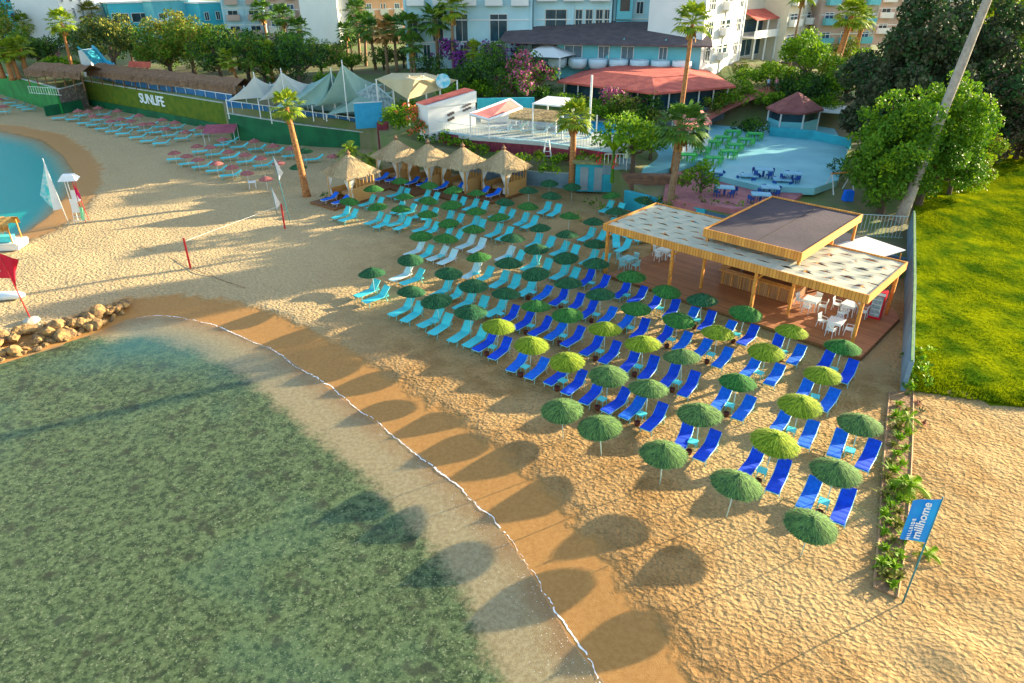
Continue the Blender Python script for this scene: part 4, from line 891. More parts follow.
for i in range(7):
    x = .4+i*(L_*.86)/6.0; o = Vector((p0.x, p0.y, 0))+d.normalized()*x+Vector((d.y, -d.x, 0)).normalized()*1.3
    b = MB(); b.lathe([(.0, 0), (.9, 0), (1.35, .35), (1.5, .9), (1.45, 1.5), (1.2, 1.55), (1.15, 1.2), (0, 1.15)], 16)
    pl = b.build('planter', M('planter_white', (.55, .68, .70), (.48, .62, .66), 1, .5) if i < 6 else white, None, True); pl.location = (o.x, o.y, 8.0); tag(pl, 'big rounded %s planter above the red roof, %s from the left' % ('white' if i == 6 else 'pale blue', ORD[i+1]), 'planter', 'rounded planters on the annex terrace')
    if i in (2, 4):
        b = MB(); q0 = Vector((0, 0, 0)); b.add([(-.1, 0, 1.2), (3.2, 0, 4.4), (3.2, 0, 5.0), (-.1, 0, 1.8), (-.1, .25, 1.2), (3.2, .25, 4.4), (3.2, .25, 5.0), (-.1, .25, 1.8)], [(0, 1, 2, 3), (7, 6, 5, 4), (4, 5, 1, 0), (5, 6, 2, 1), (6, 7, 3, 2), (7, 4, 0, 3)])
        s_ = b.build('slanting_buttress', ltq); s_.location = (o.x+.8, o.y+.9, 7.4); tag(s_, 'slanting turquoise stair wall beside the %s planter' % ORD[i+1], 'stair wall')
# restaurant with red roof
def hip(name, pix, z, ins, dz, mat, wallm, label, cat, zfloor, ov=.8, parts_n=14, open_=True, pm=None, sill=.9):
    P4 = [W(x, y, z) for x, y in pix]; c = sum(P4, Vector())/len(P4); o = Vector((c.x, c.y, zfloor)); r = empty(name, o, 0, label, cat)
    low = [p-o for p in P4]; cc = c-o; top = [cc+(p-cc)*ins+Vector((0, 0, dz)) for p in low]; n = len(low)
    b = MB(); b.add(low+top+[p-Vector((0, 0, .25)) for p in low], [tuple(range(n, 2*n))]+[(i, (i+1) % n, n+(i+1) % n, n+i) for i in range(n)]+[(2*n+i, 2*n+(i+1) % n, (i+1) % n, i) for i in range(n)]+[tuple(2*n+i for i in range(n))[::-1]]); b.build('roof', mat, r)
    ins2 = [cc+(p-cc)*(1-ov/10) for p in low]; b = MB()
    poly = [(p.x, p.y) for p in ins2]; b.prism(poly, -2.5, low[0].z-.1 if not open_ else sill); b.build('wall', wallm, r)
    if open_:
        b = MB(); p2 = [((p.x-cc.x)*.97+cc.x, (p.y-cc.y)*.97+cc.y) for p in ins2]; b.prism(p2, sill, low[0].z-.15); b.build('glazing', glass, r)
    for i in range(n):
        a_, b_ = ins2[i], ins2[(i+1) % n]; k = max(1, int((b_-a_).length/2.4))
        for j in range(k):
            p = a_.lerp(b_, j/k); m_ = MB(); m_.box((p.x, p.y, (low[0].z)/2), (.16, .16, low[0].z-.1)); m_.build('post', pm or white, r)
    return r
hip('restaurant', [(557, 81), (655, 93), (736, 86), (706, 69), (590, 68)], 7.7, .5, 1.1, redroof, M('restaurant_wall', (.13, .17, .19), None, 1, .7), 'glazed restaurant with broad red tiled roof in front of the hotel', 'restaurant', 4.6, sill=.5)
hip('garden_pavilion', [(672, 117), (680, 131), (712, 122), (700, 107), (680, 108)], 6.2, .35, .5, M('salmon_roof', (.58, .20, .17), (.48, .15, .13), .8, .8), whitep, 'small pavilion with faded red roof beside the tall palm', 'pavilion', 3.4, open_=True)
# hexagonal kiosk
r = hip('poolside_kiosk', [(766, 107), (780, 112), (806, 113), (824, 109), (812, 102), (786, 101)], 5.6, .04, 1.9, M('dark_red_tiles', (.26, .09, .08), (.18, .06, .055), 1.2, .85, bump=.05, bscale=5), ltq, 'six sided turquoise kiosk with dark red pyramid roof', 'kiosk', 2.8, ov=1.2, sill=1.5)
wallseg('turquoise_kiosk_wall', [W(769, 135, 2.9), W(812, 139, 2.9), W(850, 146, 2.9)], [3.9, 3.9, 3.7], turw, 'low turquoise wall in front of the kiosk', base=2.5)
b = MB(); b.slab([W(821, 104, 5), W(850, 106, 5), W(846, 112, 5), W(821, 110, 5)], .3); tag(b.build('flat_roof_shed', white), 'flat white shed roof between the kiosk and the dark pine', 'shed')
# white building with red roof by the pool
p0, p1 = W(429, 133, 4.3), W(476, 126.5, 4.3)
r = building('pool_house', p0, p1, 3.0, 2.4, whitep, 'white poolside building with sloping top and perforated wall', rows=[])
L_ = (p1-p0).length
b = MB(); b.add([(-.1, -.12, 4.13), (L_+.1, -.12, 5.2), (L_+.1, 2.6, 5.2), (-.1, 2.6, 4.13), (-.1, -.12, 3.9), (L_+.1, -.12, 3.9), (L_+.1, 2.6, 3.9), (-.1, 2.6, 3.9)], [(0, 1, 2, 3), (7, 6, 5, 4), (4, 5, 1, 0), (5, 6, 2, 1), (6, 7, 3, 2), (7, 4, 0, 3)]); b.build('sloping_top', whitep, r)
b = MB(); b.add([(-.2, .3, 4.17), (L_+.2, .3, 5.28), (L_+.2, 2.7, 5.28), (-.2, 2.7, 4.17)], [(0, 1, 2, 3)]); b.build('roof', redroof, r)
for k in range(6): b = MB(); b.box((L_*(.42+.045*(k//2)), -.03, 2.2+.6*(k % 2)+.1*(k//2)), (.35, .08, .3)); b.build('opening', M('opening_shadow', (.12, .1, .09)), r)
for k in range(6): b = MB(); b.box((L_*(.75+.06*(k//2)), -.03, 3.1+.45*(k % 2)+.12*(k//2)), (.4, .08, .22)); b.build('opening', M('opening_shadow', (.12, .1, .09)), r)
r = empty('poolside_canopy', W(497, 125, 4.35), 0, 'red and white sloping roof on posts over the pool bar', 'shade roof')
o = W(497, 125, 4.35)
tp = [W(470, 113, 7.0), W(489, 118.5, 6.6), W(522, 106.5, 6.9), W(510, 98, 7.9)]
b = MB(); b.slab([p-o for p in tp], .12); b.build('roof', M('salmon_roof', (.58, .20, .17)), r)
for i in range(4):
    a_, b2 = tp[i]-o, tp[(i+1) % 4]-o; m_ = MB(); m_.tube([a_+Vector((0, 0, -.15)), b2+Vector((0, 0, -.15))], .17, 4); m_.build('white_edge', white, r)
    m_ = MB(); p = tp[i]-o; m_.tube([(p.x, p.y, 0), (p.x, p.y, p.z-.1)], .1, 6); m_.build('post', white, r)
o = W(508, 122, 4.35); r = empty('bar_building', o, .1, 'deep blue bar wall under the red and white roof', 'bar')
b = MB(); b.box((0, 3, 1.2), (7.5, .4, 2.6)); b.build('wall', turw, r); b = MB(); b.box((-1, 0, .5), (5, .7, 1.0)); b.build('counter', whitep, r)
for x in (-3, 0, 2.4): b = MB(); b.box((x, .4, .75), (1.2, .8, .5)); b.build('worktop', cream, r)
o = W(543, 118, 4.6); r = empty('thatched_bar_roof', o, 0, 'long low thatched sunshade on the pool deck', 'sunshade')
b = MB(); tp = [W(508, 117, 6.2)-o, W(556, 121, 6.0)-o, W(562, 111, 6.6)-o, W(516, 107, 6.6)-o]; b.slab(tp, .25); b.build('thatch', M('speckled_thatch', (.42, .33, .16), (.16, .12, .07), 3, .95, bump=.1, bscale=8), r)
for p in tp: b = MB(); b.tube([(p.x, p.y, -.3), p], .1, 5); b.build('post', white, r)
o = W(555, 108, 5); r = empty('white_awning', o, 0, 'flat white awning on posts behind the pool sunshade', 'awning')
tp = [W(533, 103, 8)-o, W(563, 106, 8)-o, W(574, 98, 8.2)-o, W(548, 96, 8.2)-o]; b = MB(); b.slab(tp, .15); b.build('canvas', white, r)
for p in tp: b = MB(); b.tube([(p.x, p.y, -1), p], .09, 5); b.build('post', white, r)
o = W(520, 60, 8); r = empty('white_tent', o, 0, 'white peaked tent roof at the foot of the hotel', 'tent')
tp = [W(520, 56, 10), W(560, 58, 10), W(590, 51, 10), W(530, 47, 10)]; c = sum(tp, Vector())/4-o+Vector((0, 0, 1.6)); b = MB(); b.add([p-o for p in tp]+[c], [(0, 1, 4), (1, 2, 4), (2, 3, 4), (3, 0, 4)]); b.build('canvas', whitep, r)
for p in tp: b = MB(); p = p-o; b.tube([(p.x, p.y, -1), p], .1, 5); b.build('post', white, r)

# tents and sails left of centre
sailw = M('sail_white', (.66, .68, .60), (.58, .62, .56), .6, .85, trans=.25)
sailg = M('sail_green', (.34, .52, .44), (.28, .46, .40), .6, .85, trans=.2)
sailb = M('sail_beige', (.62, .53, .33), (.55, .46, .28), .5, .85, trans=.2)
def sail(name, corners, peak, mat, label, masts=True, sag=.12, cat='shade sail', group=None, inner=None):
    """fabric stretched from a raised peak to low corners, edges curving inwards"""
    o = Vector((peak.x, peak.y, 5.0)); r = empty(name, o, 0, label, cat, group); n = len(corners); N_ = 8; K = 6
    b = MB(); vs = []; ring = []
    for i in range(n):
        a_, c_ = corners[i], corners[(i+1) % n]; mid = (a_+c_)/2; cen = sum(corners, Vector())/n
        for j in range(N_):
            t = j/N_; p = a_.lerp(c_, t)+(cen-mid)*sag*4*t*(1-t); ring.append(p)
    m_ = len(ring)
    for k in range(K+1):
        t = k/K
        for p in ring:
            q_ = p.lerp(peak, t); q_.z = p.z+(peak.z-p.z)*t**1.6; vs.append(q_-o)
    fs = [(k*m_+i, k*m_+(i+1) % m_, (k+1)*m_+(i+1) % m_, (k+1)*m_+i) for k in range(K) for i in range(m_)]
    b.add(vs, fs); b.build('canvas', mat, r, True)
    if masts:
        b = MB(); b.tube([peak-o+Vector((0, 0, .5)), Vector((0, 0, -1))], .07, 6); b.build('mast', white, r)
    for c_ in corners: b = MB(); p = c_-o; b.tube([(p.x, p.y, -1), p+Vector((0, 0, .2))], .07, 5); b.build('post', steel, r)
    return r
sail('shade_sail', [W(226, 101, 6.3), W(268, 98, 6.2), W(276, 85, 7.2), W(244, 87, 6.8)], W(254, 76, 9.0), sailw, 'leftmost small white peaked shade sail')
sail('shade_sail', [W(258, 101, 6.3), W(306, 95, 6.4), W(312, 84, 7.2), W(270, 84, 7.2)], W(281, 72, 9.6), sailw, 'white peaked shade sail just left of the tallest sail')
sail('shade_sail', [W(270, 111, 5.6), W(322, 104, 6.0), W(344, 82, 6.9), W(300, 84, 6.9)], W(331, 72, 9.8), sailg, 'pale green shade sail rising to the tall mast from the left', sag=.12)
sail('shade_sail', [W(312, 107, 5.8), W(362, 101, 6.0), W(384, 84, 6.9), W(342, 80, 7.2)], W(342, 64, 10.9), sailg, 'tallest pale green shade sail with pointed white mast', sag=.1)
sail('shade_sail', [W(326, 115, 4.8), W(378, 110, 5.0), W(392, 92, 6.4), W(346, 97, 6.2)], W(366, 88, 7.6), sailg, 'low wide green sail in front of the tall one', sag=.1)
r = empty('beige_tent', W(415, 95, 5.5), 0, 'wide beige tent roof with ridges beside the green sails', 'tent'); o = W(415, 95, 5.5)
tp = [W(376, 79, 9.0), W(408, 99.5, 7.2), W(440, 90, 7.4), W(457, 80, 8.4), W(425, 73, 9.8), W(392, 73, 9.8)]; cc = W(415, 80, 9.6)
b = MB(); b.add([p-o for p in tp]+[cc-o], [(i, (i+1) % 6, 6) for i in range(6)]); b.build('canvas', sailb, r)
for p in tp: b = MB(); p = p-o; b.tube([(p.x, p.y, -1.5), p], .1, 5); b.build('post', white, r)
for x in (409, 423, 438): b = MB(); p = W(x, 92-(x-409)*.1, 7.6)-o; q_ = W(x, 75, 9.9)-o; b.tube([p, q_], .12, 4); b.build('ridge_pole', cream, r)
b = MB(); b.lathe([(0, 0), (.9, 0), (.9, .08), (0, .08)], 16); o2 = b.build('round_sign', M('sign_turquoise', (.05, .45, .55), (.6, .7, .7), 1.5, .5)); pw = W(443, 81, 9.2); o2.location = pw; o2.rotation_euler = (1.2, 0, 0); tag(o2, 'round turquoise and white sign on the beige tent', 'sign')
o = W(368, 112, 4.6); r = empty('lattice_gable', o, .1, 'pale blue lattice gable screen below the beige tent', 'screen')
b = MB(); b.add([(-3.4, 0, 0), (3.4, 0, 0), (3.4, 0, 1.6), (1.2, 0, 3.6), (-3.4, 0, 1.2)], [(0, 1, 2, 3, 4)]); b.build('panel', M('lattice', (.12, .22, .26), (.5, .6, .6), 2.2, .6), r)
b = MB(); b.tube([(-3.4, 0, 1.2), (1.2, 0, 3.6), (3.4, 0, 1.6)], .1, 4); b.build('rim', paleb, r)
o = W(370, 128, 3.2); r = empty('blue_panel_fence', o, .35, 'bright blue panel beside the pale screen, left of orange flowers', 'fence'); b = MB(); b.box((0, 0, 1.6), (3.6, .1, 3.2)); b.build('panel', M('bright_blue_panel', (.04, .38, .62), (.03, .32, .55), 1, .5), r)
b = MB(); b.box((0, 0, 3.24), (3.7, .16, .1)); b.build('top_rail', steel, r)
# thatched terrace roofs
def longthatch(p0, p1, z, wd, label, n=6):
    d = p1-p0; L_ = Vector((d.x, d.y, 0)).length; r = empty('thatched_terrace', (p0.x, p0.y, p0.z), math.atan2(d.y, d.x), label, 'sunshade', 'brown thatched terrace roofs'); b = MB(); R_ = random.Random(int(L_*7))
    N_ = int(L_/1.2); vs = []
    for i in range(N_+1):
        x = L_*i/N_; sl = d.z*i/N_
        for y, zz in ((-.2, z-.9), (0, z), (wd*.5, z+1.0), (wd, z), (wd, z-.5)): vs.append((x, y+R_.uniform(-.12, .12), sl+zz+R_.uniform(-.15, .12)))
    b.add(vs, [(5*i+k, 5*i+5+k, 5*i+6+k, 5*i+1+k) for i in range(N_) for k in range(4)]); 
    for _ in range(int(L_*14)):
        x = R_.uniform(0, L_); y = R_.uniform(-.3, .6); zz = z+R_.uniform(-.3, .35); b.add([(x, y, zz), (x+.12, y, zz), (x+.1+R_.uniform(-.1, .1), y-.25, zz-.9)], [(0, 1, 2)])
    b.build('thatch', strawbr, r)
    for i in range(n+1): b = MB(); x = L_*i/n; b.tube([(x, .3, -.5), (x, .3, z+d.z*i/n)], .09, 5); b.build('post', wooddk, r)
longthatch(G(28, 84), G(83, 88), 2.3, 5, 'brown thatched roof on the terrace above the far left green wall')
longthatch(G(90, 82), G(238, 101), 1.9, 4, 'long brown thatched roof behind the blue screen of the lettered wall', 12)
railing('terrace_railing', [W(30, 93.5, 4.3), W(62, 96, 4.3)], 1.1, white, 'white railing on the far left terrace edge', step=.5)
# gazebos
gzwood = planks('gazebo_boards', (.62, .33, .10), (.45, .21, .055), math.pi/2, .17)
curt = M('white_curtain', (.72, .70, .62), (.6, .58, .52), 2, .9, trans=.2)
def gazebo():
    r = empty('gazebo', (0, 0, -50), 0, 'x', 'gazebo', 'thatched gazebos along the back of the beach')
    b = MB(); b.box((0, -1.2, .12), (4.0, 5.6, .24)); b.build('platform', wooddk, r)
    R_ = random.Random(9); hb = 3.0; n = 40
    b = MB(); vs = []; K = 6; ph = math.pi/4
    for i in range(K+1):
        t = i/K
        for k in range(n):
            a = 2*math.pi*k/n; sq = 1/max(abs(math.cos(a)), abs(math.sin(a))); sq = 1+(sq-1)*.8*(1-t*.5); rr = (2.3*(1-t)+.08)*sq; vs.append((rr*math.cos(a), rr*math.sin(a), hb+1.75*t**1.12-.25*(t == 0)*R_.uniform(.2, 1)+R_.uniform(-.03, .03)))
    b.add(vs, [(i*n+k, i*n+(k+1) % n, (i+1)*n+(k+1) % n, (i+1)*n+k) for i in range(K) for k in range(n)])
    for _ in range(700):
        a = R_.uniform(0, 6.283); t0 = R_.uniform(.0, .9); t1 = max(-.07, t0-R_.uniform(.1, .35)); 
        def pt(a, t, o_):
            sq = 1/max(abs(math.cos(a)), abs(math.sin(a))); sq = 1+(sq-1)*.8*(1-t*.5); rr = (2.3*(1-t)+.08)*sq; return Vector((rr*math.cos(a)-o_*math.sin(a), rr*math.sin(a)+o_*math.cos(a), hb+1.75*max(t, 0)**1.12+.04-(.2 if t < 0 else 0)))
        b.add([pt(a, t0, -.02), pt(a, t0, .02), pt(a, t1, .03), pt(a, t1, -.03)], [(0, 1, 2, 3)])
    b.build('thatched_roof', straw, r)
    b = MB(); b.lathe([(.22, 4.5), (.16, 4.8), (.28, 4.88), (.1, 5.05), (0, 5.3)], 8); b.build('roof_tip', strawbr, r)
    for sx in (-1, 1):
        for sy in (-1, 1): b = MB(); b.box((sx*1.75, sy*1.55, 1.6), (.16, .16, 2.9)); b.build('post', gzwood, r)
    for c, d in (((1.75, 0, .95), (.08, 2.9, 1.5)), ((-1.75, 0, .7), (.08, 2.9, 1.0)), ((0, 1.55, .95), (3.3, .08, 1.5))):
        b = MB(); b.box(c, d); b.build('side_panel', gzwood, r)
    for k in range(6): b = MB(); b.box((1.76, -1.2+k*.48, 2.2), (.05, .07, 1.0)); b.build('lattice', gzwood, r)
    for sx in (-1, 1):       # tied back curtains on the front
        b = MB(); vs = []; N_ = 12
        for i in range(N_+1):
            z = 2.9-2.4*i/N_; wd = .95*max(.12, abs(i/N_-.68)*1.5) if i/N_ < .68 else .25+.5*(i/N_-.68)
            for j in range(5): vs.append((sx*(1.66-wd*j/4), -1.6+.05*(j % 2), z))
        b.add(vs, [(5*i+j, 5*i+j+1, 5*i+j+6, 5*i+j+5) for i in range(N_) for j in range(4)]); b.build('curtain', curt, r)
        b = MB(); vs = []
        for i in range(N_+1):
            z = 2.9-2.4*i/N_; wd = .8*max(.15, abs(i/N_-.68)*1.5) if i/N_ < .68 else .25
            for j in range(5): vs.append((sx*1.82, -1.5+wd*j/4, z))
        b.add(vs, [(5*i+j, 5*i+j+1, 5*i+j+6, 5*i+j+5) for i in range(N_) for j in range(4)]); b.build('curtain', curt, r)
    b = MB(); b.box((0, .5, .5), (3.0, 1.6, .35)); b.build('day_bed', M('day_bed_cushion', (.7, .45, .2), (.6, .35, .15), 2, .9), r)
    return Proto(r)
GZ = gazebo()
for i, (px, py) in enumerate([(353, 199), (399, 181), (430, 186), (464, 190), (504, 193)]):
    v = W(px, py, 0); GZ.put((v.x, v.y, .0), TH+.05+R.uniform(-.03, .03), 'thatched gazebo with white curtains, %s' % ['standing apart at the left', 'leftmost of the four side by side', 'second of the four side by side', 'third of the four side by side', 'rightmost, its boarded side in the sun'][i], 1.0)
# changing cabins and deck stand by the palm
o = W(594, 192, .3); r = empty('changing_cabin', o, -.1, 'grey and turquoise changing cabins beside the palm trunk', 'cabin')
b = MB(); b.box((0, 1.2, 1.5), (4.2, 2.2, 3.0)); b.build('wall', turw, r)
for x in (-1.15, .35): b = MB(); b.box((x, .06, 1.4), (.85, .08, 2.5)); b.build('door', M('grey_door', (.28, .33, .34), (.22, .27, .28), 1, .6), r)
b = MB(); b.slab([(-2.4, -.3, 3.2), (2.4, -.3, 3.15), (2.4, 2.6, 3.3), (-2.4, 2.6, 3.3)], .15); b.build('roof', M('mossy_roof', (.30, .28, .10), (.18, .18, .08), 1.5, .9), r)
o = W(617, 189, .6); r = empty('lookout_platform', o, 0, 'white railed lookout platform on a turquoise base by the cabins', 'platform')
b = MB(); b.box((0, 1, 1.3), (3.0, 2.4, 2.6)); b.build('base', turw, r); b = MB(); b.box((0, 1, 2.7), (3.5, 2.9, .2)); b.build('floor', greyb, r); b = MB(); b.box((-.2, 1, 2.1), (3.1, 2.5, .9)); b.build('band', greyb, r)
for x in np.linspace(-1.6, 1.6, 9): b = MB(); b.box((x, -.35, 3.3), (.06, .06, 1.1)); b.build('baluster', white, r)
b = MB(); b.tube([(-1.6, -.35, 3.85), (1.6, -.35, 3.85), (1.6, 2.3, 3.85)], .05, 5); b.build('rail', white, r)
b = MB(); b.tube([(-.6, .6, 2.8), (-.6, .6, 6.2)], .05, 5); b.build('mast', white, r)
# terrace tables with chairs
def cafe(nm, tm_, cm2, grp):
    r = empty(nm, (0, 0, -50), 0, 'x', 'table', grp); b = MB(); b.box((0, 0, .78), (1.75, 1.15, .12)); b.build('tablecloth', tm_, r)
    b = MB(); b.box((0, 0, .36), (.2, .2, .7)); b.build('leg', cm2, r); return Proto(r)
def cchair(nm, cm2, grp):
    b = MB(); b.box((0, 0, .44), (.46, .46, .07)); b.box((-.22, 0, .62), (.06, .46, .32))
    for sx in (-1, 1):
        for sy in (-1, 1): b.box((sx*.19, sy*.19, .21), (.05, .05, .42))
    o = b.build(nm, cm2); o.location = (0, 0, -50); return Proto(tag(o, 'x', 'chair', grp))
gt = M('green_cloth', (.02, .42, .10), (.015, .34, .08), 3, .7); gch = M('lime_chair', (.10, .50, .10), (.08, .42, .08), 3, .6)
bt = M('pale_blue_cloth', (.25, .50, .62), (.18, .42, .55), 3, .7); bch = M('navy_chair', (.01, .07, .30), (.008, .05, .24), 3, .6)
CG = cafe('cafe_table', gt, gch, 'green tables on the turquoise terrace'); CGC = cchair('cafe_chair', gch, 'green chairs on the turquoise terrace')
CB = cafe('cafe_table', bt, bch, 'blue tables on and below the terrace edge'); CBC = cchair('cafe_chair', bch, 'navy chairs round the blue tables')
GT = [(733, 131.5), (755, 134), (723, 137.5), (746.5, 139.5), (712, 142), (735, 145), (701.5, 148.5), (728.5, 151.5), (687.5, 155), (713.5, 158)]
BT = [(749, 176, 2.25), (764, 170, 2.8), (793, 174, 2.8), (725, 188, 2.25), (782, 180, 2.25), (770, 188, 2.25), (761, 195, 2.25), (713, 172, 2.25)]
Z1 = 2.81
for i, (px, py) in enumerate(GT):
    v = W(px, py, Z1+.7); v.z = Z1; CG.put(v, -.1, 'green cafe table, %s' % ['back row left', 'back row right', 'second row left', 'second row right', 'third row left', 'third row right', 'fourth row left', 'fourth row right', 'front row left', 'front row right'][i])
    for k in range(4):
        a = .4+k*math.pi/2; CGC.put((v.x+.98*math.cos(a), v.y+.9*math.sin(a), Z1), a+math.pi, 'green chair, %s side of the green table %s' % (['right', 'back', 'left', 'front'][k], ['back row left', 'back row right', 'second row left', 'second row right', 'third row left', 'third row right', 'fourth row left', 'fourth row right', 'front row left', 'front row right'][i]))
for i, (px, py, z) in enumerate(BT):
    v = W(px, py, z+.7); v.z = z+.01; nm = ['nearest the terrace step', 'left of the two up on turquoise paving', 'right of the two up on turquoise paving', 'alone at the brick terrace left', 'topmost of three near the lawn', 'middle of three near the lawn', 'lowest of three near the lawn', 'behind the leafy shrub'][i]
    CB.put(v, -.2, 'pale blue cafe table %s' % nm)
    for k in range(4):
        a = .4+k*math.pi/2+R.uniform(-.3, .3); CBC.put((v.x+1.0*math.cos(a), v.y+.92*math.sin(a), v.z), a+math.pi, 'navy chair, %s side of blue table %s' % (['right', 'back', 'left', 'front'][k], nm))

# ------------------------------------------------------------------ vegetation
def leaves(cents, rads, per, size, seed, flat=.6):
    rn = np.random.RandomState(seed); out = []
    for c, r_ in zip(cents, rads):
        n = max(6, int(per*r_*r_*1.5)); size_ = size*1.15; d = rn.randn(n, 3); d /= np.linalg.norm(d, axis=1)[:, None]; rr = r_*(.35+.65*rn.rand(n))**.6
        p = c+d*rr[:, None]*np.array([1, 1, .85]); out.append(p)
    P_ = np.concatenate(out); n = len(P_)
    u = rn.randn(n, 3); u /= np.linalg.norm(u, axis=1)[:, None]; t = rn.randn(n, 3); v = np.cross(u, t); v /= np.linalg.norm(v, axis=1)[:, None]
    s_ = size*1.15*(.6+.8*rn.rand(n))[:, None]
    Q = np.stack([P_-u*s_-v*s_*flat*.5, P_+u*s_*.2-v*s_*flat, P_+u*s_+v*s_*flat*.3, P_-u*s_*.1+v*s_*flat], 1)
    return Q.reshape(-1, 3), n
def quadmesh(name, Vv, n, mat, parent=None):
    me = bpy.data.meshes.new(name); me.from_pydata(Vv.tolist(), [], np.arange(n*4).reshape(-1, 4).tolist()); me.update(); me.materials.append(mat)
    o = bpy.data.objects.new(name, me); COL.objects.link(o)
    if parent: o.parent = parent
    return o
def crown_pts(rx, rz, zc, k, seed, cl=.34, dome=False):
    rn = np.random.RandomState(seed); c = []; r_ = []
    for _ in range(k):
        d = rn.randn(3); d /= np.linalg.norm(d); d[2] = abs(d[2])*.9-.25 if dome else d[2]; f = .35+.68*rn.rand()
        c.append(np.array([d[0]*rx*f, d[1]*rx*f, zc+d[2]*rz*f])); r_.append(rx*cl*(.45+.8*rn.rand()))
    return c, r_
def tree(name, loc, h, rx, mats, seed, label, group=None, base=.3, per=26, size=.22, k=16, cat='tree', cl=.34, dome=False, mix=.4, trunk=True, lean=0):
    r = empty(name, loc, 0, label, cat, group); rz = h*(1-base)/2; zc = h-rz
    c, rr = crown_pts(rx, rz, zc, k, seed, cl, dome)
    V_, n = leaves(c, rr, per, size, seed); o = quadmesh('crown' if trunk else 'foliage', V_, n, mats[0], r)
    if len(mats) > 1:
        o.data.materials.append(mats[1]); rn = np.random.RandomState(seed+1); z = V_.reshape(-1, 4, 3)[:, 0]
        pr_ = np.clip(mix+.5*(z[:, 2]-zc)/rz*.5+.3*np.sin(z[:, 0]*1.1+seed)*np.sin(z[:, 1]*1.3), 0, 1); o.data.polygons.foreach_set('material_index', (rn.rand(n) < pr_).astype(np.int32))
    if trunk:
        b = MB(); R_ = random.Random(seed); b.tube([(0, 0, -.5), (.1*lean, 0, h*base*.7), (.3*lean, .1, zc)], [rx*.09, rx*.07, rx*.04], 7)
        for _ in range(6):
            j = R_.randrange(len(c)); q_ = c[j]; b.tube([(.05, 0, h*base*.8+R_.uniform(0, .2)*h), ((q_[0])*.5, q_[1]*.5, (h*base+q_[2])/2), tuple(q_)], [rx*.045, rx*.03, rx*.015], 5, False)
        b.build('trunk', barkg, r)
    return r
def palm(name, loc, h, label, crown=2.2, lean=(0, 0), thick=.22, fan=True, mats=None, skirt=True, tm_=None, seed=0, n=34, group='palm trees in the gardens', curve=0):
    R_ = random.Random(seed); r = empty(name, loc, 0, label, 'palm', group)
    b = MB(); pts = []; rad = []
    for i in range(9):
        t = i/8; pts.append((lean[0]*t**(1+curve), lean[1]*t**(1+curve), -.4+(h+.4)*t)); rad.append(thick*(1.35-.5*t if i else 1.7)*(1+.05*(i % 2)))
    b.tube(pts, rad, 8); b.build('trunk', tm_ or bark, r, True)
    top = Vector((lean[0], lean[1], h)); m = mats or leafp
    b = MB()
    for i in range(n):
        a = 2*math.pi*i*.618+R_.uniform(-.2, .2); el = 1.25-1.9*(i/n)+R_.uniform(-.12, .12)
        dr = Vector((math.cos(a)*math.cos(el), math.sin(a)*math.cos(el), math.sin(el))); sd_ = Vector((-math.sin(a), math.cos(a), 0)); up = sd_.cross(dr)*-1
        if up.z < 0: up = -up
        if fan:
            L_ = crown*.5*R_.uniform(.85, 1.15); c = top+dr*L_; b.tube([top+dr*.1, c], .03, 3, False)
            for k in range(-4, 5):
                q_ = k*.30; d2 = (dr*math.cos(q_)+sd_*math.sin(q_)).normalized(); l2 = crown*.55*R_.uniform(.85, 1.1)*(1-.05*abs(k)); w_ = sd_*math.cos(q_)-dr*math.sin(q_)
                b.add([c-w_*.02, c+d2*l2*.55+w_*crown*.062+up*.02, c+d2*l2-Vector((0, 0, crown*.13)), c+d2*l2*.55-w_*crown*.062], [(0, 1, 2, 3)])
        else:
            L_ = crown*R_.uniform(.85, 1.1); S = 8; prev = None; P_ = []
            for j in range(S+1):
                t = j/S; P_.append(top+dr*L_*t-Vector((0, 0, 1))*(L_*.55*t*t*(.6+max(0, math.cos(el)))))
            for j in range(S):
                for q_ in (-1, 1):
                    for e in (0, .5):
                        p = P_[j].lerp(P_[j+1], e); dn = (P_[j+1]-P_[j]).normalized(); wl = crown*.24*math.sin(math.pi*min(1, (j+e+1.2)/(S+1.4)))
                        tip = p+sd_*q_*wl+dn*wl*.6-Vector((0, 0, wl*.35)); b.add([p, p+dn*crown*.05, tip], [(0, 1, 2)])
            b.tube(P_, .02, 3, False)
    b.build('crown', m, r)
    if skirt:
        b = MB()
        for i in range(26):
            a = R_.uniform(0, 6.283); l = crown*R_.uniform(.35, .75); o_ = R_.uniform(.25, .55)*crown*.45; p = top+Vector((math.cos(a)*.12, math.sin(a)*.12, -.1)); q_ = top+Vector((math.cos(a)*o_, math.sin(a)*o_, -l)); s_ = Vector((-math.sin(a), math.cos(a), 0))*crown*.07
            b.add([p, q_-s_, q_+Vector((0, 0, -.15)), q_+s_], [(0, 1, 2, 3)])
        b.build('dead_fronds', deadl, r)
    return r
def hgt(v, ytop):
    """height above ground point v so that it reaches image row ytop (checked against the survey photo)"""
    al = PITCH-math.atan((341.5-ytop)/F); return CH-v.y*math.tan(al)-v.z
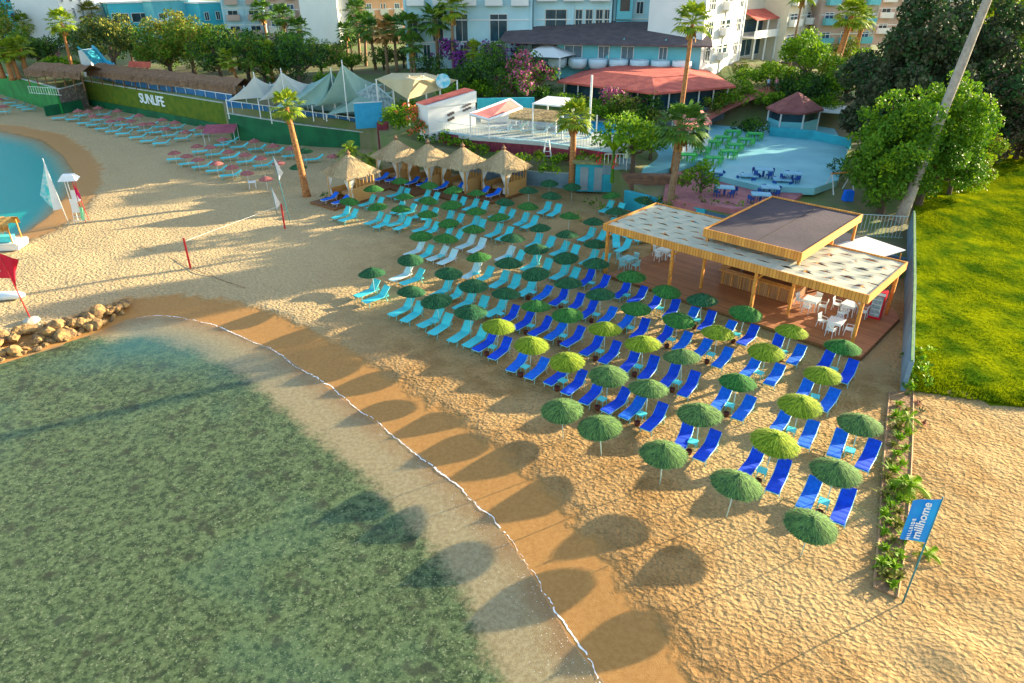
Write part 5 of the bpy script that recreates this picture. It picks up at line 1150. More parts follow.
# big trees on the left, gardens
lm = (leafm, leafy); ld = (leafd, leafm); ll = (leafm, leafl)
T = [('garden_tree', 8, 52, -8, 3.6, lm, 'olive green tree at the far left edge above the short palms'),
     ('garden_tree', 40, 66, 34, 4.2, ld, 'dark shrubby tree behind the far left thatched roof'),
     ('garden_tree', 76, 52, 22, 3.4, lm, 'yellowish tree with pale blossoms before the white hotel wing'),
     ('umbrella_pine', 117, 76, 13, 5.6, (leafd, leafy), 'broad round crowned pine right of the blue water slide'),
     ('garden_tree', 149, 74, 30, 3.4, ld, 'dark green tree between the round pine and the olive tree'),
     ('garden_tree', 172, 78, 22, 5.2, (leafm, leafy), 'yellow olive tree in front of the turquoise villas'),
     ('garden_tree', 196, 80, 9, 5.0, (leafm, leafy), 'tallest olive yellow tree in the left gardens'),
     ('garden_tree', 222, 82, 30, 4.4, ld, 'dark tree behind the short palm near the thatched roof end'),
     ('garden_tree', 250, 84, 26, 4.4, ld, 'dark dense tree left of the bright little palm'),
     ('garden_tree', 266, 86, 42, 3.8, lm, 'rounded dull green tree behind the leftmost white sail'),
     ('garden_tree', 300, 84, 36, 5.0, ld, 'wide dark tree behind the tallest sail'),
     ('garden_tree', 322, 76, 44, 3.4, lm, 'small green tree below the pink hotel'),
     ('garden_tree', 352, 72, 52, 3.0, ll, 'light green shrubby tree right of the sail mast'),
     ('garden_tree', 384, 70, 48, 3.0, ld, 'dark small tree left of the main hotel lawn'),
     ('garden_tree', 500, 98, 46, 4.8, ld, 'big dark broad tree left of the white tent'),
     ('garden_tree', 480, 96, 56, 3.4, (leafd, leafm), 'dark tree over the white pool house roof'),
     ('garden_tree', 530, 104, 58, 3.6, (leafm, pinkf), 'pink blossoming tree beside the broad dark tree'),
     ('garden_tree', 516, 100, 70, 2.6, (leafm, pinkf), 'small pinkish shrub tree over the red and white roof'),
     ('garden_tree', 632, 172, 112, 3.6, ll, 'bright green leafy tree between the pool and garden steps'),
     ('garden_tree', 650, 160, 120, 2.8, ll, 'light green tree just left of the tall palm trunk'),
     ('garden_tree', 618, 120, 88, 3.0, (leafm, pinkf), 'shrubby tree with pink flowers in front of the restaurant'),
     ('garden_tree', 700, 196, 162, 1.9, ll, 'bright leafy shrub tree at the brick terrace edge'),
     ('garden_tree', 708, 120, 88, 2.4, ll, 'green tree right of the small red roofed pavilion'),
     ('topiary_tree', 806, 92, 30, 4.6, (leafm, leafl), 'tall round yellow green tree below the cream hotel'),
     ('topiary_tree', 797, 112, 70, 5.0, ld, 'wide dome shaped green tree behind the kiosk'),
     ('garden_tree', 845, 100, 62, 4.2, ll, 'light green tree between dome tree and dark pine'),
     ('garden_tree', 768, 92, 60, 2.6, ll, 'small green tree by the white hotel balcony'),
     ('garden_tree', 832, 84, 55, 3.4, lm, 'green tree under the leaning palm at top right'),
     ('garden_tree', 134, 66, 22, 3.6, ld, 'dark tree right behind the round pine'), ('garden_tree', 240, 70, 22, 3.6, lm, 'dull green tree under the pale grey block'),
     ('garden_tree', 282, 74, 34, 3.6, ld, 'dark tree left of the little bright palm crown'), ('garden_tree', 312, 66, 38, 3.0, ld, 'dark tree under the pink hotel balconies'), ('garden_tree', 338, 62, 40, 2.6, ld, 'dark tree at the foot of the white gable'),
     ('garden_tree', 404, 68, 46, 2.6, ld, 'dark small tree at the corner of the main hotel'), ('garden_tree', 430, 78, 54, 2.6, (leafd, leafm), 'dark green tree on the lawn before the main hotel'), ('garden_tree', 352, 56, 30, 2.6, ld, 'dark tree half hidden behind the white gable palm'),
     ('garden_tree', 20, 60, 20, 3.6, lm, 'olive tree behind the short stout palms'), ('garden_tree', 92, 66, 40, 3.0, ld, 'dark tree just behind the water slide'), ('garden_tree', 208, 66, 20, 3.4, ld, 'dark tree behind the olive yellow tree'),
     ('round_bush', 610, 126, 104, 2.8, ll, 'bright bush by the pool under the restaurant'), ('round_bush', 640, 128, 106, 3.0, lm, 'wide bush under the restaurant front windows'), ('round_bush', 690, 124, 104, 2.4, ll, 'bright bush between the restaurant and the red roofed pavilion'),
     ('round_bush', 540, 100, 86, 2.6, ld, 'dark bush left of the restaurant'), ('round_bush', 712, 108, 94, 2.4, lm, 'bush at the right corner of the restaurant'), ('round_bush', 735, 100, 78, 2.6, ll, 'green bush below the white hotel tower'),
     ('round_bush', 450, 84, 70, 3.0, (leafd, leafm), 'dark hedge in front of the purple bougainvillea'), ('round_bush', 770, 106, 92, 2.2, ll, 'light bush on the slope left of the kiosk roof'), ('round_bush', 825, 112, 94, 2.6, ll, 'yellow green bush right of the kiosk roof'),
     ('round_bush', 598, 124, 98, 2.8, ll, 'lime bush before the left end of the restaurant'), ('garden_tree', 622, 126, 92, 2.6, lm, 'small tree before the restaurant, left of three'), ('garden_tree', 648, 128, 94, 2.8, (leafd, leafm), 'small dark tree before the restaurant, middle of three'),
     ('garden_tree', 712, 122, 92, 2.4, lm, 'small tree before the restaurant right end'), ('round_bush', 668, 122, 98, 2.6, ll, 'bush between the tall palm and the restaurant'), ('round_bush', 752, 88, 66, 2.8, ll, 'bush on the slope under the white hotel balcony'),
     ('round_bush', 765, 82, 62, 3.0, lm, 'olive bush in front of the balcony columns'), ('round_bush', 780, 86, 60, 2.8, ll, 'bush left of the tall round tree'), ('garden_tree', 845, 72, 38, 3.4, lm, 'green tree between the palms at top right'),
     ('garden_tree', 862, 84, 46, 3.4, ll, 'light green tree before the far pink block'), ('garden_tree', 740, 84, 62, 2.0, lm, 'small tree at the tower foot'),
     ('round_bush', 756, 137, 119, 2.8, ld, 'rounded dark hedge bush left of the kiosk'),
     ('round_bush', 728, 108, 92, 2.2, ll, 'light green bush beside the red path'),
     ('round_bush', 746, 102, 88, 2.2, ll, 'yellowish bush on the upper side of the red path'),
     ('round_bush', 775, 116, 102, 2.0, ll, 'small light bush touching the kiosk roof'),
     ('round_bush', 480, 100, 78, 3.4, ll, 'spreading bright green mound behind the white pool house'),
     ('round_bush', 460, 104, 84, 3.0, ll, 'green mound beside the beige tent'),
     ('round_bush', 60, 74, 58, 3.8, ll, 'clipped green hedge above the left thatched roof'),
     ('round_bush', 330, 88, 72, 2.6, ll, 'light green bush left of the tall sail mast'),
     ('round_bush', 655, 116, 98, 2.6, ll, 'light green bush in front of the restaurant windows'),
     ('round_bush', 595, 118, 98, 2.8, lm, 'olive bush under the restaurant corner'),
     ('round_bush', 570, 110, 94, 2.6, ll, 'bright bush beside the flat white awning')]
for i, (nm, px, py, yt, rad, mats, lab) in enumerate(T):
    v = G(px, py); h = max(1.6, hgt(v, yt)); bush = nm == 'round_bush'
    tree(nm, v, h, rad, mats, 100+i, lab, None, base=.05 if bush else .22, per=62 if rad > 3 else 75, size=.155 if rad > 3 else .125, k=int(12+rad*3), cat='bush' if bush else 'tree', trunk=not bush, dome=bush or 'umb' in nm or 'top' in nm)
# dark pine mass and green tree at the right
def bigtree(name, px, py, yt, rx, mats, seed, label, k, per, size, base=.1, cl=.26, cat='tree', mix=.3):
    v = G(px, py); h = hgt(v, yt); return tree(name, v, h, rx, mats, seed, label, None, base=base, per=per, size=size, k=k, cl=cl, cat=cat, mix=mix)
pinel = M('pine_needles', (.085, .095, .04), (.035, .042, .02), .4, .8); brown = M('brown_twigs', (.12, .085, .05), (.06, .045, .03), .6, .9)
bigtree('dark_pine', 890, 158, 8, 6.6, (pinel, leafd), 301, 'huge dark pine filling the background left of the leaning palm', 110, 95, .2, mix=.35)
bigtree('dark_pine', 935, 150, -12, 6.0, (pinel, leafd), 302, 'dark pine crossed by the leaning palm trunk', 100, 95, .2)
bigtree('dark_pine', 868, 130, 40, 3.8, (pinel, leafd), 303, 'smaller dark pine behind the kiosk side', 60, 95, .18)
bigtree('dark_shrub_tree', 972, 168, 62, 5.4, (brown, leafd), 304, 'brownish dark scrub tree at the edge of the grass', 70, 95, .18, mix=.5)
bigtree('dark_shrub_tree', 1015, 160, 85, 4.6, (brown, leafd), 305, 'brown leafless scrub at the right edge over the grass', 60, 80, .18, mix=.4)
bigtree('leafy_tree', 880, 214, 92, 4.6, (leafm, leafl), 306, 'bright green broadleaf tree left of the leaning palm trunk', 130, 120, .13, cl=.24, mix=.15)
bigtree('leafy_tree', 918, 206, 78, 4.8, (leafm, leafl), 307, 'bright green broadleaf tree behind the leaning palm trunk', 130, 120, .13, cl=.24, mix=.2)
bigtree('leafy_tree', 948, 196, 108, 3.4, (leafl, leafy), 308, 'yellow green lower tree at the grass edge', 75, 120, .13, mix=.4)
# wild growth at top right slope
for i, (px, py, yt, rad) in enumerate([(990, 118, 30, 4.6), (1018, 105, 10, 5), (1035, 118, 50, 4.4), (1000, 130, 66, 3.6), (1015, 90, -18, 6), (985, 95, -10, 5)]):
    v = G(px, py); tree('wild_tree', v, hgt(v, yt), rad, (leafl, leafy), 330+i, ['leftmost lime green tree above the scrub at top right', 'lime green tree in the top right corner', 'lime green tree at the right edge above the brown scrub', 'small lime tree just above the brown scrub', 'furthest lime tree in the top right corner', 'lime tree behind the leaning palm crown'][i], 'lime green wild trees at top right', base=.02, per=60, size=.26, k=50)
# palms
PL = [('short', 12, 78, 50, 2.6, leafp, 1, 'short stout palm at the far left, first of four'), ('short', 19, 77, 47, 2.6, leafp, 1, 'short stout palm at the far left, second of four'), ('short', 27, 75, 45, 2.6, leafp, 1, 'short stout palm at the far left, third of four'), ('short', 3, 76, 44, 2.6, leafp, 1, 'short stout palm cut by the left edge, first of four'),
      ('x', 31, 45, 20, 2.4, leafp, 0, 'palm in front of the arched turquoise hotel'), ('x', 74, 76, 20, 3.0, leafp, 1, 'yellowish palm rising beside the water slide'), ('x', 95, 40, 12, 3.2, leafy, 1, 'brownish palm against the white hotel wing'),
      ('x', 241, 88, 57, 2.4, leafp, 1, 'bright lit palm with orange trunk behind the thatched roof end'), ('x', 275, 84, 49, 2.4, leafp, 1, 'bright lit little palm left of the tall sail mast'),
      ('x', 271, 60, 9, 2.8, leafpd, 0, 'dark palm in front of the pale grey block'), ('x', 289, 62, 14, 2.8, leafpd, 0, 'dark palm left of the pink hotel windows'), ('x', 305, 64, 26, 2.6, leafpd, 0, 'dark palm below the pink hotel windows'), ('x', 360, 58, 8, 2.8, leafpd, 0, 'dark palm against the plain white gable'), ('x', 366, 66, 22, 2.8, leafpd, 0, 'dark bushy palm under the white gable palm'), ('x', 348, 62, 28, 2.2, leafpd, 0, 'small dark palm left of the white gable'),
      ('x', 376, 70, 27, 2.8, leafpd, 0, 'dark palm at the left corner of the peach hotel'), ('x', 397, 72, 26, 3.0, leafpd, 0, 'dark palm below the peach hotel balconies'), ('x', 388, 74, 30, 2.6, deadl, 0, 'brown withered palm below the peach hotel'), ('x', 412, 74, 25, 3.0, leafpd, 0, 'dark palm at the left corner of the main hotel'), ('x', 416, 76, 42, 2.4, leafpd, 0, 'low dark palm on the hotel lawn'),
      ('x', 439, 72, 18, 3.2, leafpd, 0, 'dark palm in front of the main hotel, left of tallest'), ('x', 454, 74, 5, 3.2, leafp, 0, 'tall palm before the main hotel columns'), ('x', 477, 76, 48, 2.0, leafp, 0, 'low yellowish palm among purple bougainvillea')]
for i, (k, px, py, yt, cr_, m_, brn, lab) in enumerate(PL):
    v = G(px, py); h = max(1.5, hgt(v, yt+3)); palm('palm_tree', v, h, lab, crown=cr_, lean=(R.uniform(-.5, .5)-(0.8 if i in (7, 8) else 0), 0), thick=.34 if k == 'short' else .22, mats=m_, tm_=barkr if brn else bark, seed=i, n=28)
v = W(307, 196, 0); palm('palm_tree', v, hgt(v, 108), 'rugged palm with orange trunk standing on the sand left of the gazebos', 2.1, (-.9, .3), .30, True, leafp, True, barkr, 51, 26, curve=.2)
v = W(572, 184, .8); palm('palm_tree', v, hgt(v, 118), 'full green palm rising behind the green umbrellas by the cabins', 2.4, (-.1, 0), .30, True, leafp, True, barkr, 52, 40)
v = W(669, 205, 1.6); palm('palm_tree', v, hgt(v, 128), 'palm with grey trunk at the left corner of the pergola', 2.8, (.6, .5), .28, True, leafpd, True, bark, 53, 40)
v = W(673, 172, 2.4); palm('palm_tree', v, hgt(v, 22), 'very tall slim palm with torn orange skirt before the hotel tower', 2.3, (.3, 0), .22, True, leafp, True, barkr, 54, 30)
v = W(899, 222, 1.0); palm('leaning_palm', v, hgt(v, 4)+3.2, 'giant leaning grey palm trunk crossing the dark pine', 2.6, (2.8, .5), .36, True, leafp, True, M('grey_palm_trunk', (.42, .36, .30), (.30, .26, .22), 3, .9, bump=.04), 55, 30)
v = G(786, 84); palm('palm_tree', v, hgt(v, -6), 'thin palm trunk before the cream hotel', 2.4, (.2, 0), .16, True, leafp, True, bark, 56, 26)
v = G(831, 78); palm('palm_tree', v, hgt(v, 16), 'thick palm with orange shaggy trunk at top right', 3.4, (1.4, 0), .5, True, leafp, True, barkr, 57, 44)
v = G(850, 70); palm('palm_tree', v, hgt(v, 20), 'red trunked palm partly hidden right of the thick palm', 2.6, (.5, 0), .4, True, leafp, True, barkr, 58, 30)
# bougainvillea and flowers
for i, (px, py, yt, rad, m_, lab) in enumerate([(450, 74, 40, 2.9, magenta, 'purple bougainvillea left of the tall palm trunk'), (467, 74, 41, 2.9, magenta, 'purple bougainvillea right of the tall palm trunk'), (492, 73, 38, 2.8, magenta, 'purple bougainvillea in the middle before the hotel door'), (519, 68, 36, 2.8, magenta, 'largest purple bougainvillea against the hotel wall'), (468, 66, 31, 1.8, magenta, 'small high purple bougainvillea nearest the hotel windows'), (55, 62, 41, 2.2, pinkf, 'pink bougainvillea left of the water slide')]):
    v = G(px, py); tree('bougainvillea', v, max(1.5, hgt(v, yt)), rad, (m_, leafd), 400+i, lab, 'bougainvillea bushes', base=.2, per=60, size=.15, k=12, cat='bush', trunk=False, mix=.12)
for i, (px, py, yt, rad, mm, lab) in enumerate([(398, 146, 116, 2.6, (leafm, leafl), 'green creeper bush left of the orange flowers'), (414, 146, 112, 2.3, (leafl, orangef), 'orange flowered bush between the beige tent and the gazebos'), (420, 150, 128, 1.6, (orangef, leafm), 'low red orange flowers behind the gazebos'), (404, 128, 104, 2.4, (leafm, leafl), 'leafy climber below the beige tent corner'),
                                            (450, 150, 134, 1.5, (leafl, leafm), 'light green yucca bush behind the second gazebo'), (478, 158, 147, 1.5, (leafm, leafl), 'low bush behind the third gazebo'), (520, 168, 160, 1.3, (leafm, leafl), 'low hedge piece on the slope above the grey wall'), (548, 174, 165, 1.3, (leafm, leafl), 'low hedge piece left of the cabin palm'), (500, 163, 154, 1.2, (leafl, leafm), 'low bush behind the rightmost gazebo roof'), (428, 152, 140, 1.4, (leafd, leafm), 'dark bush above the leftmost clustered gazebo'), (462, 154, 142, 1.6, (leafm, leafl), 'bright bush above the middle gazebos'), (536, 166, 157, 1.6, (leafl, leafy), 'lime hedge under the ladder'), (558, 168, 160, 1.6, (leafm, leafl), 'green hedge right of the ladder'), (585, 170, 162, 1.7, (leafl, leafm), 'green hedge right of the cabin palm crown'), (600, 172, 163, 1.4, (leafl, leafy), 'lime bush over the cabin roof'), (510, 170, 162, 1.5, (leafd, leafm), 'dark hedge over the grey blue wall'), (490, 168, 158, 1.5, (leafm, leafl), 'hedge between rightmost gazebo roofs')]):
    v = W(px, py, 2.2); tree('flowering_bush' if 'flower' in lab else 'hedge_bush', (v.x, v.y, float(gz(v.x, v.y))), max(1.3, hgt(v, yt)), rad, mm, 430+i, lab, None, base=.02, per=80, size=.13, k=14, cat='bush', trunk=False, dome=True)
for i, (px, py, yt, lab) in enumerate([(352, 168, 140, 'short bushy palm behind the left gazebo'), (371, 170, 150, 'small palm clump right of the left gazebo roof')]):
    v = W(px, py, 0); palm('bushy_palm', v, hgt(v, yt+10), lab, 2.4, (0, 0), .25, False, leafp, False, bark, 60+i, 26)
v = W(325, 200, 0); tree('shore_bush', v, .9, .8, (leafd, leafm), 455, 'small dark bush at the foot of the rugged beach palm', None, base=.02, per=90, size=.08, k=10, cat='bush', trunk=False)
for i, (px, py, lab) in enumerate([(590, 208, 'shrub growing among the green umbrellas'), (599, 212, 'yellowish shrub beside the dark shrub among the umbrellas'), (575, 222, 'low sprawling plant among the back umbrellas')]):
    v = W(px, py, 0); tree('beach_shrub', v, 1.2, .9, (leafd if i == 0 else leafm, leafl), 460+i, lab, None, base=.02, per=110, size=.08, k=9, cat='bush', trunk=False)
for i, px in enumerate(range(655, 775, 12)):
    py = 205+(px-655)*.09; v = W(px, py, 1.5); tree('terrace_bush', (v.x, v.y, 1.4), 1.2, .95, (leafm, leafl) if i % 2 else (leafd, leafy), 480+i, 'low straggling bush on the bank above the blue wall, %s from left' % ORD[i+1], 'bushes on the bank behind the pergola', base=.02, per=80, size=.09, k=9, cat='bush', trunk=False)
for i, (px, py, lab) in enumerate([(833, 170, 'small round clipped tree at the terrace corner'), (842, 176, 'dark round bush at the terrace corner')]):
    v = W(px, py+6, 2.2); tree('clipped_bush', v, 2.3 if i == 0 else 1.8, 1.0 if i == 0 else 1.3, (leafd, leafm), 500+i, lab, None, base=.15, per=110, size=.09, k=12, cat='bush', trunk=False)
# banana by the lookout
v = W(612, 178, 2.6); r = empty('banana_plant', v, 0, 'banana plant with long leaves and red flowers by the lookout', 'plant')
b = MB(); R_ = random.Random(8)
for i in range(9):
    a = i*.7+R_.uniform(-.2, .2); l = R_.uniform(2.0, 2.8); P_ = [Vector((math.cos(a)*l*t, math.sin(a)*l*t, 2.6+1.8*math.sin(2.2*t)-.4*t)) for t in (0, .25, .5, .75, 1)]; s_ = Vector((-math.sin(a), math.cos(a), 0)); vs = []
    for t, p in zip((.06, .3, .38, .3, .03), P_): vs += [p-s_*t, p+Vector((0, 0, .06)), p+s_*t]
    b.add(vs, [(3*j+k, 3*j+3+k, 3*j+4+k, 3*j+1+k) for j in range(4) for k in (0, 1)])
b.build('leaves', leafl, r); b = MB(); b.tube([(0, 0, -.5), (0, 0, 2.8)], [.2, .12], 7); b.build('stem', leafm, r)
b = MB()
for x, z in ((-1.6, 2.0), (.1, 1.7)):
    for j in range(14): q_ = R_.uniform(-.25, .25); zz = z+R_.uniform(-.7, .7); b.add([(x+q_, -.3, zz), (x+q_+.14, -.3+R_.uniform(-.1, .1), zz+.1), (x+q_+.05, -.25, zz+.28)], [(0, 1, 2)])
b.build('red_flowers', M('red_flower', (.7, .02, .05)), r)
# planting strip: aloe like rosettes, young palm, banana sprout
def rosette(seed, n, L_, m, nm='plant'):
    R_ = random.Random(seed); b = MB()
    for i in range(n):
        a = R_.uniform(0, 6.283); el = R_.uniform(.25, 1.3); l = L_*R_.uniform(.6, 1.1); s_ = Vector((-math.sin(a), math.cos(a), 0))*L_*.075; x, y = R_.uniform(-.12, .12), R_.uniform(-.12, .12)
        p = [Vector((x+math.cos(a)*math.cos(el)*l*t, y+math.sin(a)*math.cos(el)*l*t, .05+math.sin(el)*l*t-.35*l*t*t)) for t in (0, .5, 1)]
        b.add([p[0]-s_*.6, p[0]+s_*.6, p[1]+s_, p[1]-s_, p[2]], [(0, 1, 2, 3), (3, 2, 4)])
    o = b.build(nm, m); o.location = (0, 0, -50); return o
RS = [Proto(tag(rosette(i, 26, .55, m, 'succulent_plant'), 'x', 'plant', 'plants in the sandy planting bed')) for i, m in enumerate((leafl, leafy, leafl))]
ST = [(899, 402), (906, 408), (897, 414), (904, 420), (896, 426), (907, 430), (900, 437), (893, 443), (904, 446), (897, 452), (890, 460), (902, 462), (894, 470), (887, 476), (904, 480), (893, 486), (886, 494), (900, 497), (890, 504), (898, 510), (885, 512), (890, 520), (897, 524), (884, 530), (905, 535), (892, 538), (885, 546), (899, 550), (889, 556), (882, 562), (895, 566), (886, 574), (892, 582), (902, 556), (899, 575)]
for i, (px, py) in enumerate(ST):
    v = W(px, py+3, .05); RS[i % 3].put((v.x, v.y, .04), R.uniform(0, 6), '%s %s spiky plant from the far end of the planting bed' % (ORD[i//3+1], ['lime', 'olive', 'bright green'][i % 3]), R.uniform(.85, 1.5))
v = W(908, 492, .05); palm('young_palm', v, .35, 'young yellow green palm arching over the bed behind the banner', 1.35, (0, 0), .08, False, leafl, False, bark, 71, 14, None)
v = W(905, 428, .05); palm('young_banana', v, .6, 'young broad leaved plant halfway along the planting bed', 1.0, (0, 0), .06, False, leafl, False, bark, 72, 9, None)
v = W(927, 556, .02); palm('young_palm', v, .1, 'small sprawling palm sprout at the foot of the banner', .9, (0, 0), .05, False, leafl, False, bark, 73, 9, None)
for i, (px, py, m_, lab) in enumerate([(918, 404, orangef, 'reddish plant on the sand by the wall end, nearest the lot'), (922, 412, leafd, 'dark green tuft between the two reddish plants'), (923, 424, orangef, 'reddish plant on the sand by the bed, lowest of three')]):
    v = W(px, py, 0); o = rosette(80+i, 22, .4, m_ if i == 1 else M('reddish_leaf', (.35, .10, .06), (.2, .08, .04), 2, .8), 'sand_plant'); o.location = v; tag(o, lab, 'plant')
# hedge overgrowing the lot wall
for i in range(6):
    v = W(913+(i % 2)*5, 392-i*7, 0); tree('wall_shrub', v, 1.0, .8, (leafm, leafl), 520+i, 'shrub spilling over the near end of the boundary wall, %s from the beach' % ORD[i+1], 'shrubs along the boundary wall', base=.0, per=100, size=.1, k=8, cat='bush', trunk=False)

# ------------------------------------------------------------------ small things on the beach
# rock jetty
rockm = M('ochre_rock', (.42, .26, .09), (.17, .10, .05), 1.6, .95, bump=.12, bscale=3)
rockd = M('dark_rock', (.24, .16, .08), (.12, .08, .05), 1.6, .95, bump=.12, bscale=3)
RK = []
for k in range(6):
    bm = bmesh.new(); bmesh.ops.create_icosphere(bm, subdivisions=2, radius=1); R_ = random.Random(k+30)
    ax = [Vector((R_.gauss(0, 1), R_.gauss(0, 1), R_.gauss(0, 1))).normalized() for _ in range(7)]
    for vt in bm.verts:
        f_ = 1.0
        for a in ax:
            d_ = vt.co.normalized().dot(a)
            if d_ > .55: f_ = min(f_, .62/d_)
        vt.co *= f_*R_.uniform(.93, 1.05)
        vt.co.z *= .75
    m2 = bpy.data.meshes.new('boulder'); bm.to_mesh(m2); bm.free(); m2.materials.append(rockd if k == 5 else rockm); RK.append(m2)
jl = [(-30, 348), (0, 343), (30, 335), (60, 328), (90, 318), (112, 310), (128, 303)]
cnt_ = 0
for i in range(260):
    t = R.random()**.9*(len(jl)-1); k = min(int(t), len(jl)-2); f_ = t-k; x = jl[k][0]+(jl[k+1][0]-jl[k][0])*f_; y = jl[k][1]+(jl[k+1][1]-jl[k][1])*f_
    wdt = 14*(1-t/(len(jl)-1))+5; oy = R.uniform(-.35, .9)*wdt; big = R.random() < .16 and t < 4.5 and cnt_ < 28
    s_ = R.uniform(.45, .7) if big else R.uniform(.14, .32); v = W(x+R.uniform(-3, 3), y+oy, 0)
    o = bpy.data.objects.new('boulder', RK[R.randrange(6)]); COL.objects.link(o); o.location = (v.x, v.y, -.15+s_*.25+(.25 if oy < 4 else -.1)); o.scale = (s_*R.uniform(.8, 1.3), s_, s_*R.uniform(.7, 1.1)); o.rotation_euler = (R.uniform(-.4, .4), R.uniform(-.4, .4), R.uniform(0, 6))
    cnt_ += big
    tag(o, 'large ochre boulder in the left jetty, %s from the shore end' % 'x' if big else 'small ochre rock in the low jetty at the left water edge', 'boulder', 'large boulders of the jetty' if big else 'small rocks of the jetty')
bl_ = sorted([o for o in bpy.data.objects if o.name.startswith('boulder') and o['group'][0] == 'l'], key=lambda o: -o.location.x)
for i, o in enumerate(bl_): o['label'] = 'large ochre boulder in the left jetty, %s from its shore end' % (ORD[i+1] if i < 20 else 'twenty-'+ORD[i-19] if i < 29 else 'far')
def pole_flag(name, base, h, r_, polem, label, cat='flag'):
    r = empty(name, base, 0, label, cat); b = MB(); b.tube([(0, 0, -.2), (0, 0, h)], [r_, r_*.7], 6); b.build('pole', polem, r, True); return r
def cloth(pts4, mat, r, nm, nx=8, ny=8, amp=.07, t=0):
    """fabric between four corners (a,b,c,d) with folds"""
    a, b_, c, d = [Vector(p) for p in pts4]; mb = MB(); vs = []; nr = (b_-a).cross(d-a).normalized()
    for i in range(nx+1):
        for j in range(ny+1):
            u, v_ = i/nx, j/ny; p = a.lerp(b_, u).lerp(d.lerp(c, u), v_); vs.append(p+nr*amp*math.sin(u*7+v_*2)*u)
    mb.add(vs, [(i*(ny+1)+j, (i+1)*(ny+1)+j, (i+1)*(ny+1)+j+1, i*(ny+1)+j+1) for i in range(nx) for j in range(ny)]); return mb.build(nm, mat, r, True)
redp = M('red_paint', (.55, .03, .03), (.42, .02, .02), 2, .5)
# blue banner flag with white script by the planting bed
bp = W(903, 602, 0); hb = hgt(bp, 497)
r = pole_flag('banner_flag', bp, hb, .035, M('teal_pole', (.03, .22, .26), None, 2, .4), 'blue banner flag with white writing beside the planting bed', 'banner')
wv = Vector((-1.0, .0, 0)).normalized(); top_ = hb-.1; bot = hb-2.15
bl_ = cloth([(0, 0, top_), (-.95, .1, top_-.12), (-.98, .05, bot+.15), (0, 0, bot)], M('banner_blue', (.01, .38, .80), (.01, .22, .68), .8, .6), r, 'flag_cloth', 10, 10, .03)
for body, sz, x, z, ox in (('millhome', .46, -.46, 0, 0), ('H I L L S I D E', .17, -.74, -.35, 0)):
    tc_ = bpy.data.curves.new('lettering', 'FONT'); tc_.body = body; tc_.size = sz; tc_.extrude = .004; tc_.align_x = 'CENTER'; tc_.offset = .008; tc_.shear = .3 if body[0] == 'm' else 0
    to = bpy.data.objects.new('tmp_text', tc_); COL.objects.link(to); bpy.context.view_layer.update()
    tm = bpy.data.meshes.new_from_object(to.evaluated_get(bpy.context.evaluated_depsgraph_get())); bpy.data.objects.remove(to)
    tm.transform(Matrix.Rotation(math.pi/2, 4, 'X') @ Matrix.Rotation(math.pi/2, 4, 'Z')); tm.materials.clear(); tm.materials.append(M('sign_white', (.80, .85, .85)))
    lt = bpy.data.objects.new('lettering', tm); COL.objects.link(lt); lt.parent = bl_; lt.location = (x+sz*.3, -.03, (top_+bot)/2+z)
# red flag at the left with stone foot
bp = W(32, 322, 0); r = pole_flag('red_flag', bp, 5.2, .045, redp, 'red flag with white crescent on a leaning red pole, left edge'); r.rotation_euler = (0, -.10, 0)
cl_ = cloth([(0, 0, 5.1), (1.0, .1, 4.5), (.35, .1, 3.6), (0, 0, 2.4)], M('flag_red', (.70, .015, .04), (.6, .01, .03), 1, .7), r, 'flag_cloth', 8, 8, .06)
cl2 = cloth([(0, 0, 5.1), (-1.2, .2, 4.6), (-1.3, .1, 3.4), (0, 0, 3.3)], M('flag_red', (.70, .015, .04)), r, 'flag_cloth', 8, 8, .05)
b = MB(); n = 20; vs = []
for k in range(n+1):
    a = .7+(2*math.pi-1.4)*k/n; vs += [(-.55+.26*math.cos(a), -.1, 4.1+.26*math.sin(a)), (-.55+.06+.2*math.cos(a*.97+.1), -.1, 4.1+.2*math.sin(a*.97+.1))]
b.add(vs, [(2*k, 2*k+1, 2*k+3, 2*k+2) for k in range(n)]); b.build('crescent', white, cl2)
b = MB(); b.lathe([(0, .0), (.55, 0), (.5, .25), (.2, .35), (0, .36)], 9, jit=.1, R=random.Random(2)); b.build('stone_base', M('pale_stone', (.6, .55, .42), (.45, .4, .3), 2, .9), r)
# turquoise and white feather flag
bp = W(68, 222, 0); r = pole_flag('feather_flag', bp, hgt(bp, 158), .04, steel, 'white and turquoise feather flag at the lagoon edge'); h = hgt(bp, 158); r.rotation_euler = (0, -.08, 0)
cloth([(0, 0, h), (.05, 0, h-.1), (-.1, 0, 1.4), (-.95, .05, 1.2)][:1]+[(0, 0, h-.1), (-.05, 0, 1.35), (-1.0, .05, 1.2)], white, r, 'flag_cloth', 8, 8, .05)
cloth([(-.05, .1, h-.4), (-.1, .1, h-.5), (-1.0, .12, 1.25), (-1.7, .1, h*.45)], M('flag_turquoise', (.05, .5, .55), (.4, .6, .62), 3, .7), r, 'flag_side', 8, 8, .08)
